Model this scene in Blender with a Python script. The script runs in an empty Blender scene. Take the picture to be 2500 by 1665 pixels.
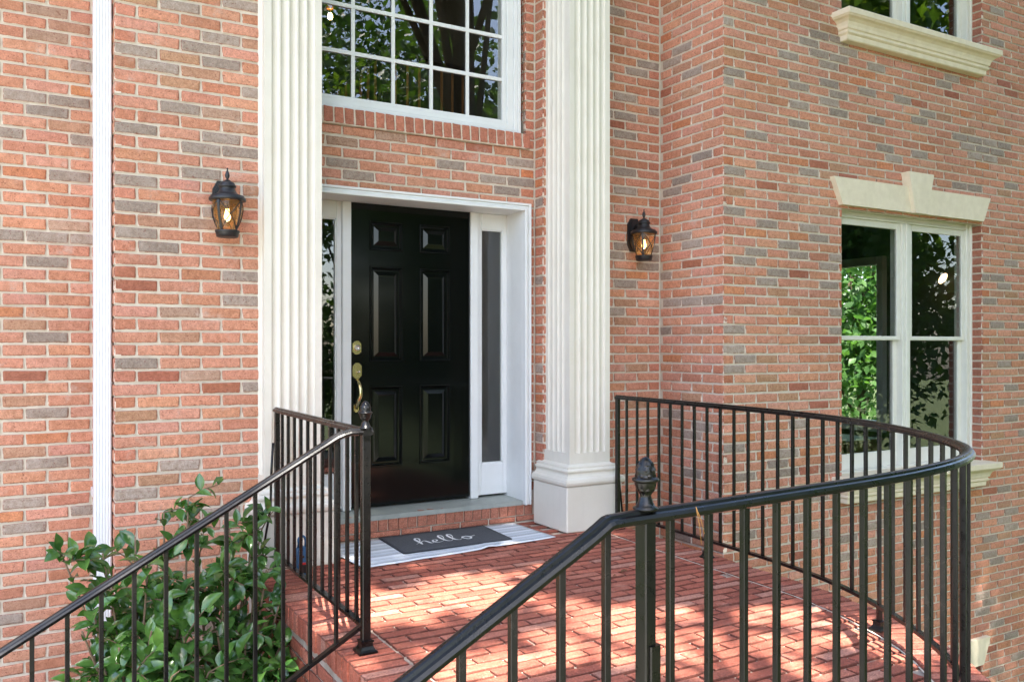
import bpy, math, random
import numpy as np
from mathutils import Vector, Matrix

R = math.radians
random.seed(7)
scene = bpy.context.scene
COL = scene.collection

# ------------------------------------------------------------------ camera, sky, sun, exposure
ZC = 1.215                       # eye height above the landing
YAW = R(30.0)
FPX = 2110.0                     # focal length in pixels of the 2500 px wide photograph
cam_d = bpy.data.cameras.new('camera')
cam = bpy.data.objects.new('camera', cam_d)
COL.objects.link(cam)
cam.location = (0, 0, ZC)
cam.rotation_euler = (R(90), 0, -YAW)
cam_d.sensor_width = 36.0
cam_d.lens = 36.0 * FPX / 2500.0
cam_d.shift_y = 12.5 / 2500.0
cam_d.clip_start = 0.05
cam_d.clip_end = 2000
scene.camera = cam

SUN_EL = R(60.0)
sun_h = Vector((-0.25, -0.97, 0)).normalized()
SUN = Vector((sun_h.x * math.cos(SUN_EL), sun_h.y * math.cos(SUN_EL), math.sin(SUN_EL)))
world = bpy.data.worlds.new('World')
scene.world = world
world.use_nodes = True
wn = world.node_tree.nodes
sky = wn.new('ShaderNodeTexSky')
sky.sky_type = 'NISHITA'
sky.sun_disc = False
sky.sun_elevation = SUN_EL
sky.sun_rotation = math.atan2(SUN.x, SUN.y)
sky.dust_density = 2.0
wn['Background'].inputs['Strength'].default_value = 0.15
world.node_tree.links.new(sky.outputs[0], wn['Background'].inputs['Color'])
sun_d = bpy.data.lights.new('sun', 'SUN')
sun_d.energy = 5.0
sun_d.angle = R(0.53)
sun_d.color = (1.0, 0.94, 0.85)
sun_o = bpy.data.objects.new('sun', sun_d)
COL.objects.link(sun_o)
sun_o.rotation_euler = SUN.to_track_quat('Z', 'Y').to_euler()
vs = scene.view_settings
vs.view_transform = 'Standard'
vs.look = 'None'
vs.gamma = 1
vs.exposure = 2.4
vs.use_curve_mapping = False
scene.cycles.use_denoising = True
scene.cycles.max_bounces = 8
scene.cycles.diffuse_bounces = 4
scene.cycles.glossy_bounces = 4
scene.cycles.transparent_max_bounces = 16
scene.cycles.sample_clamp_indirect = 6.0
scene.cycles.caustics_reflective = False
scene.cycles.caustics_refractive = False

# ------------------------------------------------------------------ pixel <-> place helpers (2500 px photograph)
SN, CS = math.sin(YAW), math.cos(YAW)
HOR, PCX = 845.0, 1250.0
def on_y(px, py, Y):
    u = (px - PCX) / FPX
    l = Y / (CS - u * SN)
    return Vector((l * (u * CS + SN), Y, ZC - (py - HOR) / FPX * l))
def on_x(px, py, X):
    u = (px - PCX) / FPX
    l = X / (u * CS + SN)
    return Vector((X, l * (CS - u * SN), ZC - (py - HOR) / FPX * l))
def proj(p):
    f = p[0] * SN + p[1] * CS
    r = p[0] * CS - p[1] * SN
    if f < 0.05:
        return None
    return (PCX + FPX * r / f, HOR + FPX * (ZC - p[2]) / f, f)

# ------------------------------------------------------------------ object helpers
def tag(o, label=None, cat=None, group=None, kind=None):
    if label: o['label'] = label
    if cat: o['category'] = cat
    if group: o['group'] = group
    if kind: o['kind'] = kind
    return o
def link(o, parent=None):
    COL.objects.link(o)
    if parent is not None:
        o.parent = parent
        if parent.type == 'EMPTY':
            o.matrix_parent_inverse = Matrix.Translation(-Vector(parent.location))
    return o
def thing(name, loc, label, cat, group=None):
    o = bpy.data.objects.new(name, None)
    o.empty_display_size = 0.1
    o.location = loc
    COL.objects.link(o)
    return tag(o, label, cat, group)

class MB:
    """collects geometry in world coordinates and links it as one mesh object"""
    def __init__(s):
        s.v, s.f, s.m, s.sm = [], [], [], []
    def add(s, verts, faces, mi=0, smooth=False):
        b = len(s.v)
        s.v += [tuple(v) for v in verts]
        s.f += [tuple(b + i for i in f) for f in faces]
        s.m += [mi] * len(faces)
        s.sm += [smooth] * len(faces)
        return s
    def box(s, x0, x1, y0, y1, z0, z1, mi=0):
        v = [(x0,y0,z0),(x1,y0,z0),(x1,y1,z0),(x0,y1,z0),(x0,y0,z1),(x1,y0,z1),(x1,y1,z1),(x0,y1,z1)]
        return s.add(v, [(0,3,2,1),(4,5,6,7),(0,1,5,4),(1,2,6,5),(2,3,7,6),(3,0,4,7)], mi)
    def bbox(s, x0, x1, y0, y1, z0, z1, b=0.004, mi=0):
        """box with chamfered edges"""
        b = min(b, (x1-x0)*.45, (y1-y0)*.45, (z1-z0)*.45)
        xs, ys, zs = (x0, x1), (y0, y1), (z0, z1)
        v = []; idx = {}
        for i in (0,1):
            for j in (0,1):
                for k in (0,1):
                    sx, sy, sz = (1,-1)[i]*b, (1,-1)[j]*b, (1,-1)[k]*b
                    for a in range(3):
                        p = [xs[i]+sx, ys[j]+sy, zs[k]+sz]
                        p[a] = (xs[i], ys[j], zs[k])[a]
                        idx[i,j,k,a] = len(v); v.append(p)
        F = []
        def q(*c): F.append(tuple(idx[t] for t in c))
        q((0,0,0,0),(0,0,1,0),(0,1,1,0),(0,1,0,0)); q((1,0,0,0),(1,1,0,0),(1,1,1,0),(1,0,1,0))
        q((0,0,0,1),(1,0,0,1),(1,0,1,1),(0,0,1,1)); q((0,1,0,1),(0,1,1,1),(1,1,1,1),(1,1,0,1))
        q((0,0,0,2),(0,1,0,2),(1,1,0,2),(1,0,0,2)); q((0,0,1,2),(1,0,1,2),(1,1,1,2),(0,1,1,2))
        for j in (0,1):
            for k in (0,1):
                t = [(0,j,k,1),(1,j,k,1),(1,j,k,2),(0,j,k,2)]; q(*(t if (j==k) == False else t[::-1]))
        for i in (0,1):
            for k in (0,1):
                t = [(i,0,k,0),(i,1,k,0),(i,1,k,2),(i,0,k,2)]; q(*(t if (i==k) else t[::-1]))
        for i in (0,1):
            for j in (0,1):
                t = [(i,j,0,0),(i,j,1,0),(i,j,1,1),(i,j,0,1)]; q(*(t if (i!=j) else t[::-1]))
        for i in (0,1):
            for j in (0,1):
                for k in (0,1):
                    t = [(i,j,k,0),(i,j,k,1),(i,j,k,2)]; q(*(t if (i+j+k) % 2 == 0 else t[::-1]))
        return s.add(v, F, mi)
    def prism(s, poly, y0, y1, mi=0):
        """polygon in x,z (counter-clockwise seen from -y) extruded in y"""
        n = len(poly)
        v = [(p[0], y0, p[1]) for p in poly] + [(p[0], y1, p[1]) for p in poly]
        F = [tuple(range(n)), tuple(range(2*n-1, n-1, -1))]
        F += [(i, i+n, (i+1) % n + n, (i+1) % n) for i in range(n)]
        return s.add(v, F, mi)
    def lathe(s, prof, c, n=20, mi=0, smooth=True):
        """prof: [(radius, z)] bottom to top round the vertical axis at c"""
        v, F = [], []
        for r, z in prof:
            for i in range(n):
                a = 2*math.pi*i/n
                v.append((c[0]+r*math.cos(a), c[1]+r*math.sin(a), c[2]+z))
        for j in range(len(prof)-1):
            for i in range(n):
                k = (i+1) % n
                F.append((j*n+i, j*n+k, (j+1)*n+k, (j+1)*n+i))
        if prof[0][0] > 1e-4: F.append(tuple(range(n-1, -1, -1)))
        if prof[-1][0] > 1e-4: F.append(tuple((len(prof)-1)*n+i for i in range(n)))
        return s.add(v, F, mi, smooth)
    def sweep(s, path, prof, mi=0, smooth=False, closed_prof=True, cap=True, up=Vector((0,0,1))):
        """prof: [(side, up)] section carried along path (list of points); side = to the right of travel"""
        P = [Vector(p) for p in path]
        n, m = len(P), len(prof)
        v = []
        for i in range(n):
            if i == 0: t = (P[1]-P[0]).normalized(); k = 1
            elif i == n-1: t = (P[-1]-P[-2]).normalized(); k = 1
            else:
                a, b = (P[i]-P[i-1]).normalized(), (P[i+1]-P[i]).normalized()
                t = (a+b).normalized(); k = 1
            side = t.cross(up)
            if side.length < 1e-5: side = t.cross(Vector((0,1,0)))
            side.normalize()
            u2 = side.cross(t).normalized()
            for a, b in prof:
                v.append(P[i] + side*a + u2*b)
        F = []
        mm = m if closed_prof else m-1
        for i in range(n-1):
            for j in range(mm):
                k = (j+1) % m
                F.append((i*m+j, i*m+k, (i+1)*m+k, (i+1)*m+j))
        if cap and closed_prof:
            F.append(tuple(range(m-1, -1, -1))); F.append(tuple((n-1)*m+j for j in range(m)))
        return s.add(v, F, mi, smooth)
    def tube(s, path, r, n=6, mi=0, smooth=True):
        rs = r if isinstance(r, (list, tuple)) else [r]*len(path)
        P = [Vector(p) for p in path]
        v, F = [], []
        for i, p in enumerate(P):
            t = (P[min(i+1, len(P)-1)] - P[max(i-1, 0)]).normalized()
            a = t.cross(Vector((0,0,1)))
            if a.length < 1e-3: a = t.cross(Vector((0,1,0)))
            a.normalize(); b = a.cross(t)
            for k in range(n):
                w = 2*math.pi*k/n
                v.append(p + (a*math.cos(w) + b*math.sin(w))*rs[i])
        for i in range(len(P)-1):
            for k in range(n):
                l = (k+1) % n
                F.append((i*n+k, i*n+l, (i+1)*n+l, (i+1)*n+k))
        F.append(tuple(range(n-1, -1, -1))); F.append(tuple((len(P)-1)*n+k for k in range(n)))
        return s.add(v, F, mi, smooth)
    def mesh(s, name, mats):
        me = bpy.data.meshes.new(name)
        me.from_pydata([tuple(v) for v in s.v], [], s.f)
        for m in (mats if isinstance(mats, (list, tuple)) else [mats]):
            me.materials.append(m)
        me.polygons.foreach_set('material_index', s.m)
        me.polygons.foreach_set('use_smooth', s.sm)
        me.update()
        return me
    def build(s, name, mats, parent=None):
        return link(bpy.data.objects.new(name, s.mesh(name, mats)), parent)

# ------------------------------------------------------------------ material helpers
def mat(name):
    m = bpy.data.materials.new(name)
    m.use_nodes = True
    nt = m.node_tree
    return m, nt, nt.nodes['Principled BSDF'], nt.nodes['Material Output']
def N(nt, t, **kw):
    n = nt.nodes.new(t)
    for k, v in kw.items():
        if k == 'ins':
            for a, b in v.items():
                n.inputs[a].default_value = b
        else:
            setattr(n, k, v)
    return n
def L(nt, a, b): nt.links.new(a, b)
def noise(nt, scale, detail=4, rough=.6, vec=None, dim='3D'):
    n = N(nt, 'ShaderNodeTexNoise', noise_dimensions=dim, ins={'Scale': scale, 'Detail': detail, 'Roughness': rough})
    if vec is not None: L(nt, vec, n.inputs['Vector'])
    return n.outputs[0]
def math_(nt, op, a, b=None, c=None, clamp=False):
    n = N(nt, 'ShaderNodeMath', operation=op, use_clamp=clamp)
    for i, x in enumerate((a, b, c)):
        if x is None: continue
        if isinstance(x, (int, float)): n.inputs[i].default_value = x
        else: L(nt, x, n.inputs[i])
    return n.outputs[0]
def mapr(nt, x, a, b, c=0., d=1., smooth=False):
    n = N(nt, 'ShaderNodeMapRange', interpolation_type='SMOOTHSTEP' if smooth else 'LINEAR')
    L(nt, x, n.inputs[0])
    for i, v in enumerate((a, b, c, d)): n.inputs[i+1].default_value = v
    return n.outputs[0]
def mixc(nt, fac, a, b, blend='MIX'):
    n = N(nt, 'ShaderNodeMix', data_type='RGBA', blend_type=blend)
    for i, x in ((0, fac), (6, a), (7, b)):
        if isinstance(x, (int, float)): n.inputs[i].default_value = x
        elif isinstance(x, tuple): n.inputs[i].default_value = (*x, 1) if len(x) == 3 else x
        else: L(nt, x, n.inputs[i])
    return n.outputs[2]
def bump(nt, bsdf, h, strength=.4, dist=.003):
    b = N(nt, 'ShaderNodeBump', ins={'Strength': strength, 'Distance': dist})
    L(nt, h, b.inputs['Height']); L(nt, b.outputs[0], bsdf.inputs['Normal'])
def geo_pos(nt): return N(nt, 'ShaderNodeNewGeometry').outputs['Position']

def brick_mat(name, source, paver=False):
    m, nt, bs, out = mat(name)
    pos = geo_pos(nt)
    if source == 'object': base = N(nt, 'ShaderNodeObjectInfo').outputs['Color']
    else: base = N(nt, 'ShaderNodeAttribute', attribute_name='bcol').outputs['Color']
    edge = N(nt, 'ShaderNodeAttribute', attribute_name='edge').outputs['Fac']
    fine = noise(nt, 150, 5, .75, pos)
    mid = noise(nt, 38, 5, .65, pos)
    col = mixc(nt, mapr(nt, mid, .40, .62, 0, .85), base, mixc(nt, 1.0, base, (.74,.68,.62), 'MULTIPLY'))
    wz = mapr(nt, noise(nt, 1.1, 4, .6, pos), .3, .7, .84, 1.12)
    wv = N(nt, 'ShaderNodeCombineColor')
    for i in range(3): L(nt, wz, wv.inputs[i])
    col = mixc(nt, 1.0, col, wv.outputs[0], 'MULTIPLY')
    g = mapr(nt, fine, .36, .64, .76 if not paver else .52, 1.20 if not paver else 1.42)
    gv = N(nt, 'ShaderNodeCombineColor')
    for i in range(3): L(nt, g, gv.inputs[i])
    col = mixc(nt, 1.0, col, gv.outputs[0], 'MULTIPLY')
    # burnt dark red rims, broken up, with shade painted in along the bottom edges
    em = math_(nt, 'ADD', edge, math_(nt, 'MULTIPLY', noise(nt, 70, 4, .7, pos), 1.25))
    em = mapr(nt, em, 1.12, 1.58, 0, .88, True)
    col = mixc(nt, em, col, (.25, .072, .042) if not paver else (.13, .035, .022))
    if not paver:
        sm = math_(nt, 'ADD', edge, math_(nt, 'MULTIPLY', noise(nt, 23, 5, .75, pos), 1.6))
        col = mixc(nt, mapr(nt, sm, 1.68, 1.92, 0, .85, True), col, (.74, .655, .55))
    # specks
    sp = mapr(nt, noise(nt, 95, 2, .5, pos), .64, .70, 0, .7, True)
    col = mixc(nt, sp, col, (.17, .05, .03))
    # pale lime bloom
    ef = math_(nt, 'MULTIPLY', mapr(nt, noise(nt, 5.5, 5, .72, pos), .57, .74, 0, .55, True), mapr(nt, mid, .35, .6, .2, 1))
    col = mixc(nt, ef, col, (.62, .5, .43) if not paver else (.55, .32, .25))
    if paver:
        pale = mapr(nt, noise(nt, 120, 4, .75, pos), .52, .72, 0, .42, True)
        col = mixc(nt, pale, col, (.66, .36, .26))
    L(nt, col, bs.inputs['Base Color'])
    bs.inputs['Roughness'].default_value = .88 if not paver else .78
    h = math_(nt, 'ADD', math_(nt, 'MULTIPLY', fine, .5), mid)
    bump(nt, bs, h, .55 if not paver else .7, .004)
    return m
def stone_mat(name, c0, c1, sc=30, rough=.8, bstr=.25, bdist=.002, fine_sc=300, streak=0):
    m, nt, bs, out = mat(name)
    pos = geo_pos(nt)
    f = noise(nt, sc, 5, .65, pos)
    col = mixc(nt, mapr(nt, f, .3, .7), c0, c1)
    if streak:
        mp = N(nt, 'ShaderNodeMapping', ins={'Scale': (14, 14, .7)})
        L(nt, pos, mp.inputs[0])
        s = mapr(nt, noise(nt, 1.6, 5, .7, mp.outputs[0]), .5, .75, 0, streak, True)
        col = mixc(nt, s, col, tuple(x*.55 for x in c0))
    L(nt, col, bs.inputs['Base Color'])
    bs.inputs['Roughness'].default_value = rough
    bump(nt, bs, math_(nt, 'ADD', noise(nt, fine_sc, 4, .7, pos), math_(nt, 'MULTIPLY', f, .7)), bstr, bdist)
    return m
def plain(name, c, rough=.5, metal=0, spec=.5, coat=0):
    m, nt, bs, out = mat(name)
    bs.inputs['Base Color'].default_value = (*c, 1)
    bs.inputs['Roughness'].default_value = rough
    bs.inputs['Metallic'].default_value = metal
    bs.inputs['Specular IOR Level'].default_value = spec
    bs.inputs['Coat Weight'].default_value = coat
    return m
def emis(name, c, s):
    m, nt, bs, out = mat(name)
    bs.inputs['Base Color'].default_value = (*c, 1)
    bs.inputs['Emission Color'].default_value = (*c, 1)
    bs.inputs['Emission Strength'].default_value = s
    return m
def glass_mat(name, tint=(1,1,1), ior=1.7, rough=0.0, wav=0.0, seedy=0):
    m, nt, bs, out = mat(name)
    nt.nodes.remove(bs)
    tr = N(nt, 'ShaderNodeBsdfTransparent'); tr.inputs[0].default_value = (*tint, 1)
    gl = N(nt, 'ShaderNodeBsdfGlossy'); gl.inputs['Roughness'].default_value = rough
    fr = N(nt, 'ShaderNodeFresnel', ins={'IOR': ior})
    mx = N(nt, 'ShaderNodeMixShader')
    bf = N(nt, 'ShaderNodeNewGeometry').outputs['Backfacing']
    L(nt, math_(nt, 'MULTIPLY', fr.outputs[0], math_(nt, 'SUBTRACT', 1.0, bf)), mx.inputs[0]); L(nt, tr.outputs[0], mx.inputs[1]); L(nt, gl.outputs[0], mx.inputs[2])
    if wav:
        b = N(nt, 'ShaderNodeBump', ins={'Strength': 1.0, 'Distance': wav})
        L(nt, noise(nt, seedy or 2.2, 2, .5, geo_pos(nt)), b.inputs['Height'])
        L(nt, b.outputs[0], gl.inputs['Normal'])
        if seedy: L(nt, b.outputs[0], fr.inputs['Normal'])
    L(nt, mx.outputs[0], out.inputs[0])
    return m
def leaf_mat(name, c0, c1, rough=.4, trans=.35, spec=.5, sc=6, tcol=None):
    m, nt, bs, out = mat(name)
    pos = geo_pos(nt)
    oi = N(nt, 'ShaderNodeObjectInfo').outputs['Random']
    f = math_(nt, 'ADD', mapr(nt, noise(nt, sc, 3, .6, pos), .38, .62, 0, .7), math_(nt, 'MULTIPLY', oi, .4), clamp=True)
    col = mixc(nt, f, c0, c1)
    L(nt, col, bs.inputs['Base Color'])
    bs.inputs['Roughness'].default_value = rough
    bs.inputs['Specular IOR Level'].default_value = spec
    tl = N(nt, 'ShaderNodeBsdfTranslucent')
    L(nt, mixc(nt, 1.0, col, tcol or (1.6, 1.5, .5), 'MULTIPLY'), tl.inputs[0])
    mx = N(nt, 'ShaderNodeMixShader'); mx.inputs[0].default_value = trans
    L(nt, bs.outputs[0], mx.inputs[1]); L(nt, tl.outputs[0], mx.inputs[2]); L(nt, mx.outputs[0], out.inputs[0])
    return m

M = {}
M['brick'] = brick_mat('brick', 'object')
M['brick_mass'] = brick_mat('brick_mass', 'attr')
M['paver'] = brick_mat('paver', 'object', True)
M['paver_mass'] = brick_mat('paver_mass', 'attr', True)
M['mortar'] = stone_mat('mortar', (.63, .56, .465), (.51, .44, .355), 18, .95, .6, .004, 160)
M['floor_mortar'] = stone_mat('floor_mortar', (.52, .44, .37), (.27, .20, .155), 9, .95, .6, .004, 160)
M['column'] = stone_mat('column', (.70, .66, .58), (.655, .61, .525), 5, .6, .25, .0015, 140, .10)
M['white'] = stone_mat('white', (.71, .72, .715), (.66, .67, .665), 6, .45, .08, .001, 60, .06)
M['sash'] = stone_mat('sash', (.72, .70, .63), (.67, .65, .58), 8, .5, .1, .001, 60, .04)
M['stone'] = stone_mat('stone', (.75, .655, .50), (.66, .565, .42), 14, .85, .35, .002, 220, .12)
M['downspout'] = plain('downspout', (.70, .71, .74), .35)
M['sill_paint'] = stone_mat('sill_paint', (.34, .36, .33), (.24, .26, .24), 7, .5, .12, .001, 90, .1)
M['door'] = plain('door', (.003, .004, .0035), .10, 0, .30)
M['brass'] = plain('brass', (.62, .52, .26), .22, 1)
M['steel'] = plain('steel', (.60, .56, .50), .15, 1)
m_, nt_, bs_, _o = mat('iron')
_p = geo_pos(nt_)
L(nt_, mixc(nt_, mapr(nt_, noise(nt_, 9, 5, .7, _p), .45, .7), (.002, .002, .0024), (.006, .0048, .004)), bs_.inputs['Base Color'])
L(nt_, mapr(nt_, noise(nt_, 30, 4, .6, _p), .3, .7, .22, .40), bs_.inputs['Roughness'])
bump(nt_, bs_, noise(nt_, 170, 4, .6, _p), .18, .0015)
bs_.inputs['Specular IOR Level'].default_value = .42
M['iron'] = m_
M['lantern_iron'] = plain('lantern_iron', (.012, .012, .014), .42)
M['glass'] = glass_mat('glass', (.82, .84, .82), 2.1, 0.0, .00035)
M['amber'] = glass_mat('amber', (1.0, .955, .86), 1.45, .05, .0005, 130)
_nt = M['amber'].node_tree
_tl = N(_nt, 'ShaderNodeBsdfTranslucent'); _tl.inputs[0].default_value = (1.0, .70, .36, 1)
_mx = N(_nt, 'ShaderNodeMixShader'); _mx.inputs[0].default_value = .18
_tr = [n for n in _nt.nodes if n.type == 'BSDF_TRANSPARENT'][0]
_m0 = _tr.outputs[0].links[0].to_socket
L(_nt, _tr.outputs[0], _mx.inputs[1]); L(_nt, _tl.outputs[0], _mx.inputs[2]); L(_nt, _mx.outputs[0], _m0)
M['smoke'] = glass_mat('smoke', (.92, .80, .62), 1.5)
M['bulb'] = emis('bulb', (1.0, .52, .18), 2.2)
M['bulb_core'] = emis('bulb_core', (1.0, .72, .38), 14)
M['lamp_glow'] = emis('lamp_glow', (1.0, .60, .32), 2.2)
M['dark_room'] = plain('dark_room', (.07, .065, .06), .9)
M['foyer_wall'] = plain('foyer_wall', (.16, .15, .13), .9)
M['dark_wood'] = plain('dark_wood', (.02, .012, .008), .3)
M['oak'] = plain('oak', (.45, .2, .07), .5)
M['brown'] = plain('brown', (.16, .085, .035), .4)
M['bark'] = stone_mat('bark', (.13, .09, .06), (.05, .035, .025), 12, .95, .9, .02, 40)
M['twig'] = stone_mat('twig', (.26, .17, .10), (.13, .09, .06), 30, .9, .4, .002, 120)
M['shrub_leaf'] = leaf_mat('shrub_leaf', (.024, .078, .018), (.105, .215, .045), .17, .16, .7, 9, (1.6, 2.2, .5))
M['tree_leaf'] = leaf_mat('tree_leaf', (.030, .085, .018), (.075, .155, .03), .5, .4, .4, .8)
M['tree_leaf_light'] = leaf_mat('tree_leaf_light', (.05, .13, .02), (.12, .21, .035), .5, .45, .4, 1.2)
M['sunny_leaf'] = leaf_mat('sunny_leaf', (.045, .125, .035), (.11, .225, .06), .45, .5, .5, 1.2, (1.3, 1.4, .7))
M['soil'] = stone_mat('soil', (.09, .06, .04), (.035, .025, .017), 7, .97, 1, .02, 50)
M['concrete'] = stone_mat('concrete', (.46, .43, .38), (.36, .34, .30), 2, .9, .5, .003, 90)
M['lawn'] = stone_mat('lawn', (.05, .09, .02), (.09, .10, .03), 3, .95, 1, .02, 60)
M['mat_grey'] = stone_mat('mat_grey', (.085, .089, .098), (.055, .058, .066), 60, .97, .9, .004, 420)
M['mat_hem'] = plain('mat_hem', (.03, .032, .038), .95)
M['letter'] = stone_mat('letter', (.80, .80, .80), (.66, .66, .66), 60, .9, .4, .002, 300)
M['blue_plastic'] = plain('blue_plastic', (.015, .10, .22), .4)
M['black_plastic'] = plain('black_plastic', (.01, .01, .012), .4)
M['red_plastic'] = plain('red_plastic', (.5, .02, .02), .4)
M['dry_leaf'] = plain('dry_leaf', (.12, .05, .02), .8)
M['needle'] = plain('needle', (.42, .2, .05), .7)
# striped rug: woven-in stripes across its depth
m_, nt_, bs_, _o = mat('rug')
_uv = N(nt_, 'ShaderNodeUVMap').outputs[0]
_sx = N(nt_, 'ShaderNodeSeparateXYZ'); L(nt_, _uv, _sx.inputs[0])
_v = _sx.outputs[1]
_st = N(nt_, 'ShaderNodeValToRGB'); L(nt_, math_(nt_, 'FRACT', math_(nt_, 'MULTIPLY', _v, 4.0)), _st.inputs[0])
_cr = _st.color_ramp; _cr.interpolation = 'CONSTANT'
W_, G_, D_ = (.70,.72,.76,1), (.50,.54,.60,1), (.10,.12,.15,1)
_stops = [(0,W_),(.18,D_),(.225,W_),(.27,D_),(.315,W_),(.36,D_),(.405,W_),(.46,G_),(.62,W_),(.70,D_),(.75,W_),(.81,G_),(.92,W_)]
while len(_cr.elements) < len(_stops): _cr.elements.new(.5)
for e, (p, c) in zip(_cr.elements, _stops): e.position = p; e.color = c
L(nt_, _st.outputs[0], bs_.inputs['Base Color']); bs_.inputs['Roughness'].default_value = .95
bump(nt_, bs_, noise(nt_, 400, 3, .6, geo_pos(nt_)), .5, .002)
M['rug'] = m_

# ------------------------------------------------------------------ bricks
def brick_tint(rng, grey=False, tan=False):
    if grey:
        k = rng.uniform(.85, 1.15)
        return (.345*k, .272*k, .226*k, 1)
    if tan:
        k = rng.uniform(.9, 1.1)
        return (.42*k, .265*k, .19*k, 1)
    t = rng.random()
    k = rng.uniform(.93, 1.07)
    if t < .52: c = (.57, .258, .170)
    elif t < .80: c = (.59, .282, .198)
    elif t < .89: c = (.50, .215, .135)
    elif t < .955: c = (.45, .245, .155)
    elif t < .985: c = (.56, .225, .115)
    else: c = (.38, .135, .085)
    return (c[0]*k, c[1]*k*rng.uniform(.96, 1.04), c[2]*k*.97*rng.uniform(.93, 1.07), 1)
def paver_tint(rng):
    t = rng.random(); k = rng.uniform(.85, 1.15)
    if t < .55: c = (.385, .108, .066)
    elif t < .80: c = (.32, .080, .048)
    elif t < .93: c = (.44, .15, .10)
    else: c = (.42, .19, .14)
    return (c[0]*k, c[1]*k, c[2]*k, 1)

_bm = {}
def brick_mesh(Ln, H, var, mk='brick', depth=.035):
    key = (round(Ln, 3), round(H, 3), var, mk, depth)
    if key in _bm: return _bm[key]
    rg = random.Random(hash(key[:3]) & 0xffff)
    a, b = Ln/2, H/2
    c = min(.0035, a*.2)
    pts = [(-a+c,-b),(a*rg.uniform(-.4,.4),-b),(a-c,-b),(a,-b+c*.8),(a,b-c*.8),(a-c,b),(a*rg.uniform(-.4,.4),b),(-a+c,b),(-a,b-c*.8),(-a,-b+c*.8)]
    pts = [(x+rg.uniform(-.0022,.0022), z+rg.uniform(-.0020,.0020)) for x, z in pts]
    n = len(pts)
    i = .0085
    ins = [(x*(1-i/a), z*(1-i/b)) for x, z in pts]
    tx, tz = rg.uniform(-.002, .002)/Ln, rg.uniform(-.001, .001)/H
    V = [(x, depth, z) for x, z in pts] + [(x, .0028+rg.uniform(-.001,.0012), z) for x, z in pts] + [(x, x*tx+z*tz, z) for x, z in ins]
    F = [tuple(2*n+k for k in range(n))]
    for k in range(n):
        l = (k+1) % n
        F += [(n+k, n+l, 2*n+l, 2*n+k), (k, l, n+l, n+k)]
    me = bpy.data.meshes.new('brick')
    me.from_pydata(V, [], F)
    at = me.attributes.new('edge', 'FLOAT', 'POINT')
    at.data.foreach_set('value', ([1.22 if z < -b*.6 else (.80 if z > b*.6 else 1.0) for x, z in pts])*2 + [0.]*n)  # rim heavier at the bottom: shade of the recessed joint painted in
    me.materials.append(M[mk])
    _bm[key] = me
    return me

class Mass:
    """bricks past the limit: real geometry joined in one mesh with a tint for each brick"""
    def __init__(s): s.v, s.f, s.e, s.c = [], [], [], []
    def add(s, Ln, H, mtx, col, rg, depth=.035):
        a, b, i = Ln/2, H/2, .0085
        j = lambda: rg.uniform(-.0014, .0014)
        o = [(-a+j(),-b+j()),(a+j(),-b+j()),(a+j(),b+j()),(-a+j(),b+j())]
        V = [(x, depth, z) for x, z in o] + [(x, .0028, z) for x, z in o] + [(x*(1-i/a), j(), z*(1-i/b)) for x, z in o]
        n = len(s.v)
        s.v += [tuple(mtx @ Vector(p)) for p in V]
        s.f.append((n+8, n+9, n+10, n+11))
        for k in range(4):
            l = (k+1) % 4
            s.f += [(n+4+k, n+4+l, n+8+l, n+8+k), (n+k, n+l, n+4+l, n+4+k)]
        s.e += [1.2, 1.2, .82, .82]*2 + [0.]*4  # bottom corners weighted too, so the rim carries painted shade
        s.c += list(col)*12
    def build(s, name, m, parent):
        if not s.v: return None
        me = bpy.data.meshes.new(name)
        me.from_pydata(s.v, [], s.f)
        me.attributes.new('edge', 'FLOAT', 'POINT').data.foreach_set('value', s.e)
        me.attributes.new('bcol', 'FLOAT_COLOR', 'POINT').data.foreach_set('color', s.c)
        me.materials.append(m)
        o = link(bpy.data.objects.new(name, me), parent)
        o['kind'] = 'stuff'
        return o

def put_bricks(items, parent, limit=300, mk='brick', tint=brick_tint, seed=1, name='brick', mass_name='bricks'):
    """items: (length, height, matrix, grey, tan). The ones that show largest become objects, the rest one mass."""
    rg = random.Random(seed)
    sc = []
    for it in items:
        p = it[2].translation
        q = proj(p)
        s = 0
        if q and -60 < q[0] < 2560 and -40 < q[1] < 1705:
            nrm = (it[2].to_3x3() @ Vector((0, -1, 0)))
            d = (Vector((0, 0, ZC)) - p)
            cosv = nrm.dot(d.normalized())
            s = max(0, cosv) * it[0] * it[1] / (q[2]**2)
        sc.append(s)
    order = sorted(range(len(items)), key=lambda i: -sc[i])
    mass = Mass()
    for r, i in enumerate(order):
        Ln, H, mtx, grey, tan = items[i]
        c = tint(rg, grey, tan) if tint is brick_tint else tint(rg)
        if tint is brick_tint and Ln < .112 and not grey: c = (c[0]*.92, c[1]*.80, c[2]*.75, 1)
        if r < limit and sc[i] > 0:
            o = bpy.data.objects.new(name, brick_mesh(Ln, H, rg.randrange(5), mk))
            o.matrix_world = mtx
            COL.objects.link(o)
            o.parent = parent
            o.matrix_basis = mtx
            if parent.type == 'EMPTY': o.matrix_parent_inverse = Matrix.Translation(-Vector(parent.location))
            o.color = c
        else:
            mass.add(Ln, H, mtx, c, rg)
    mass.build(mass_name, M[mk + '_mass'], parent)

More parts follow.
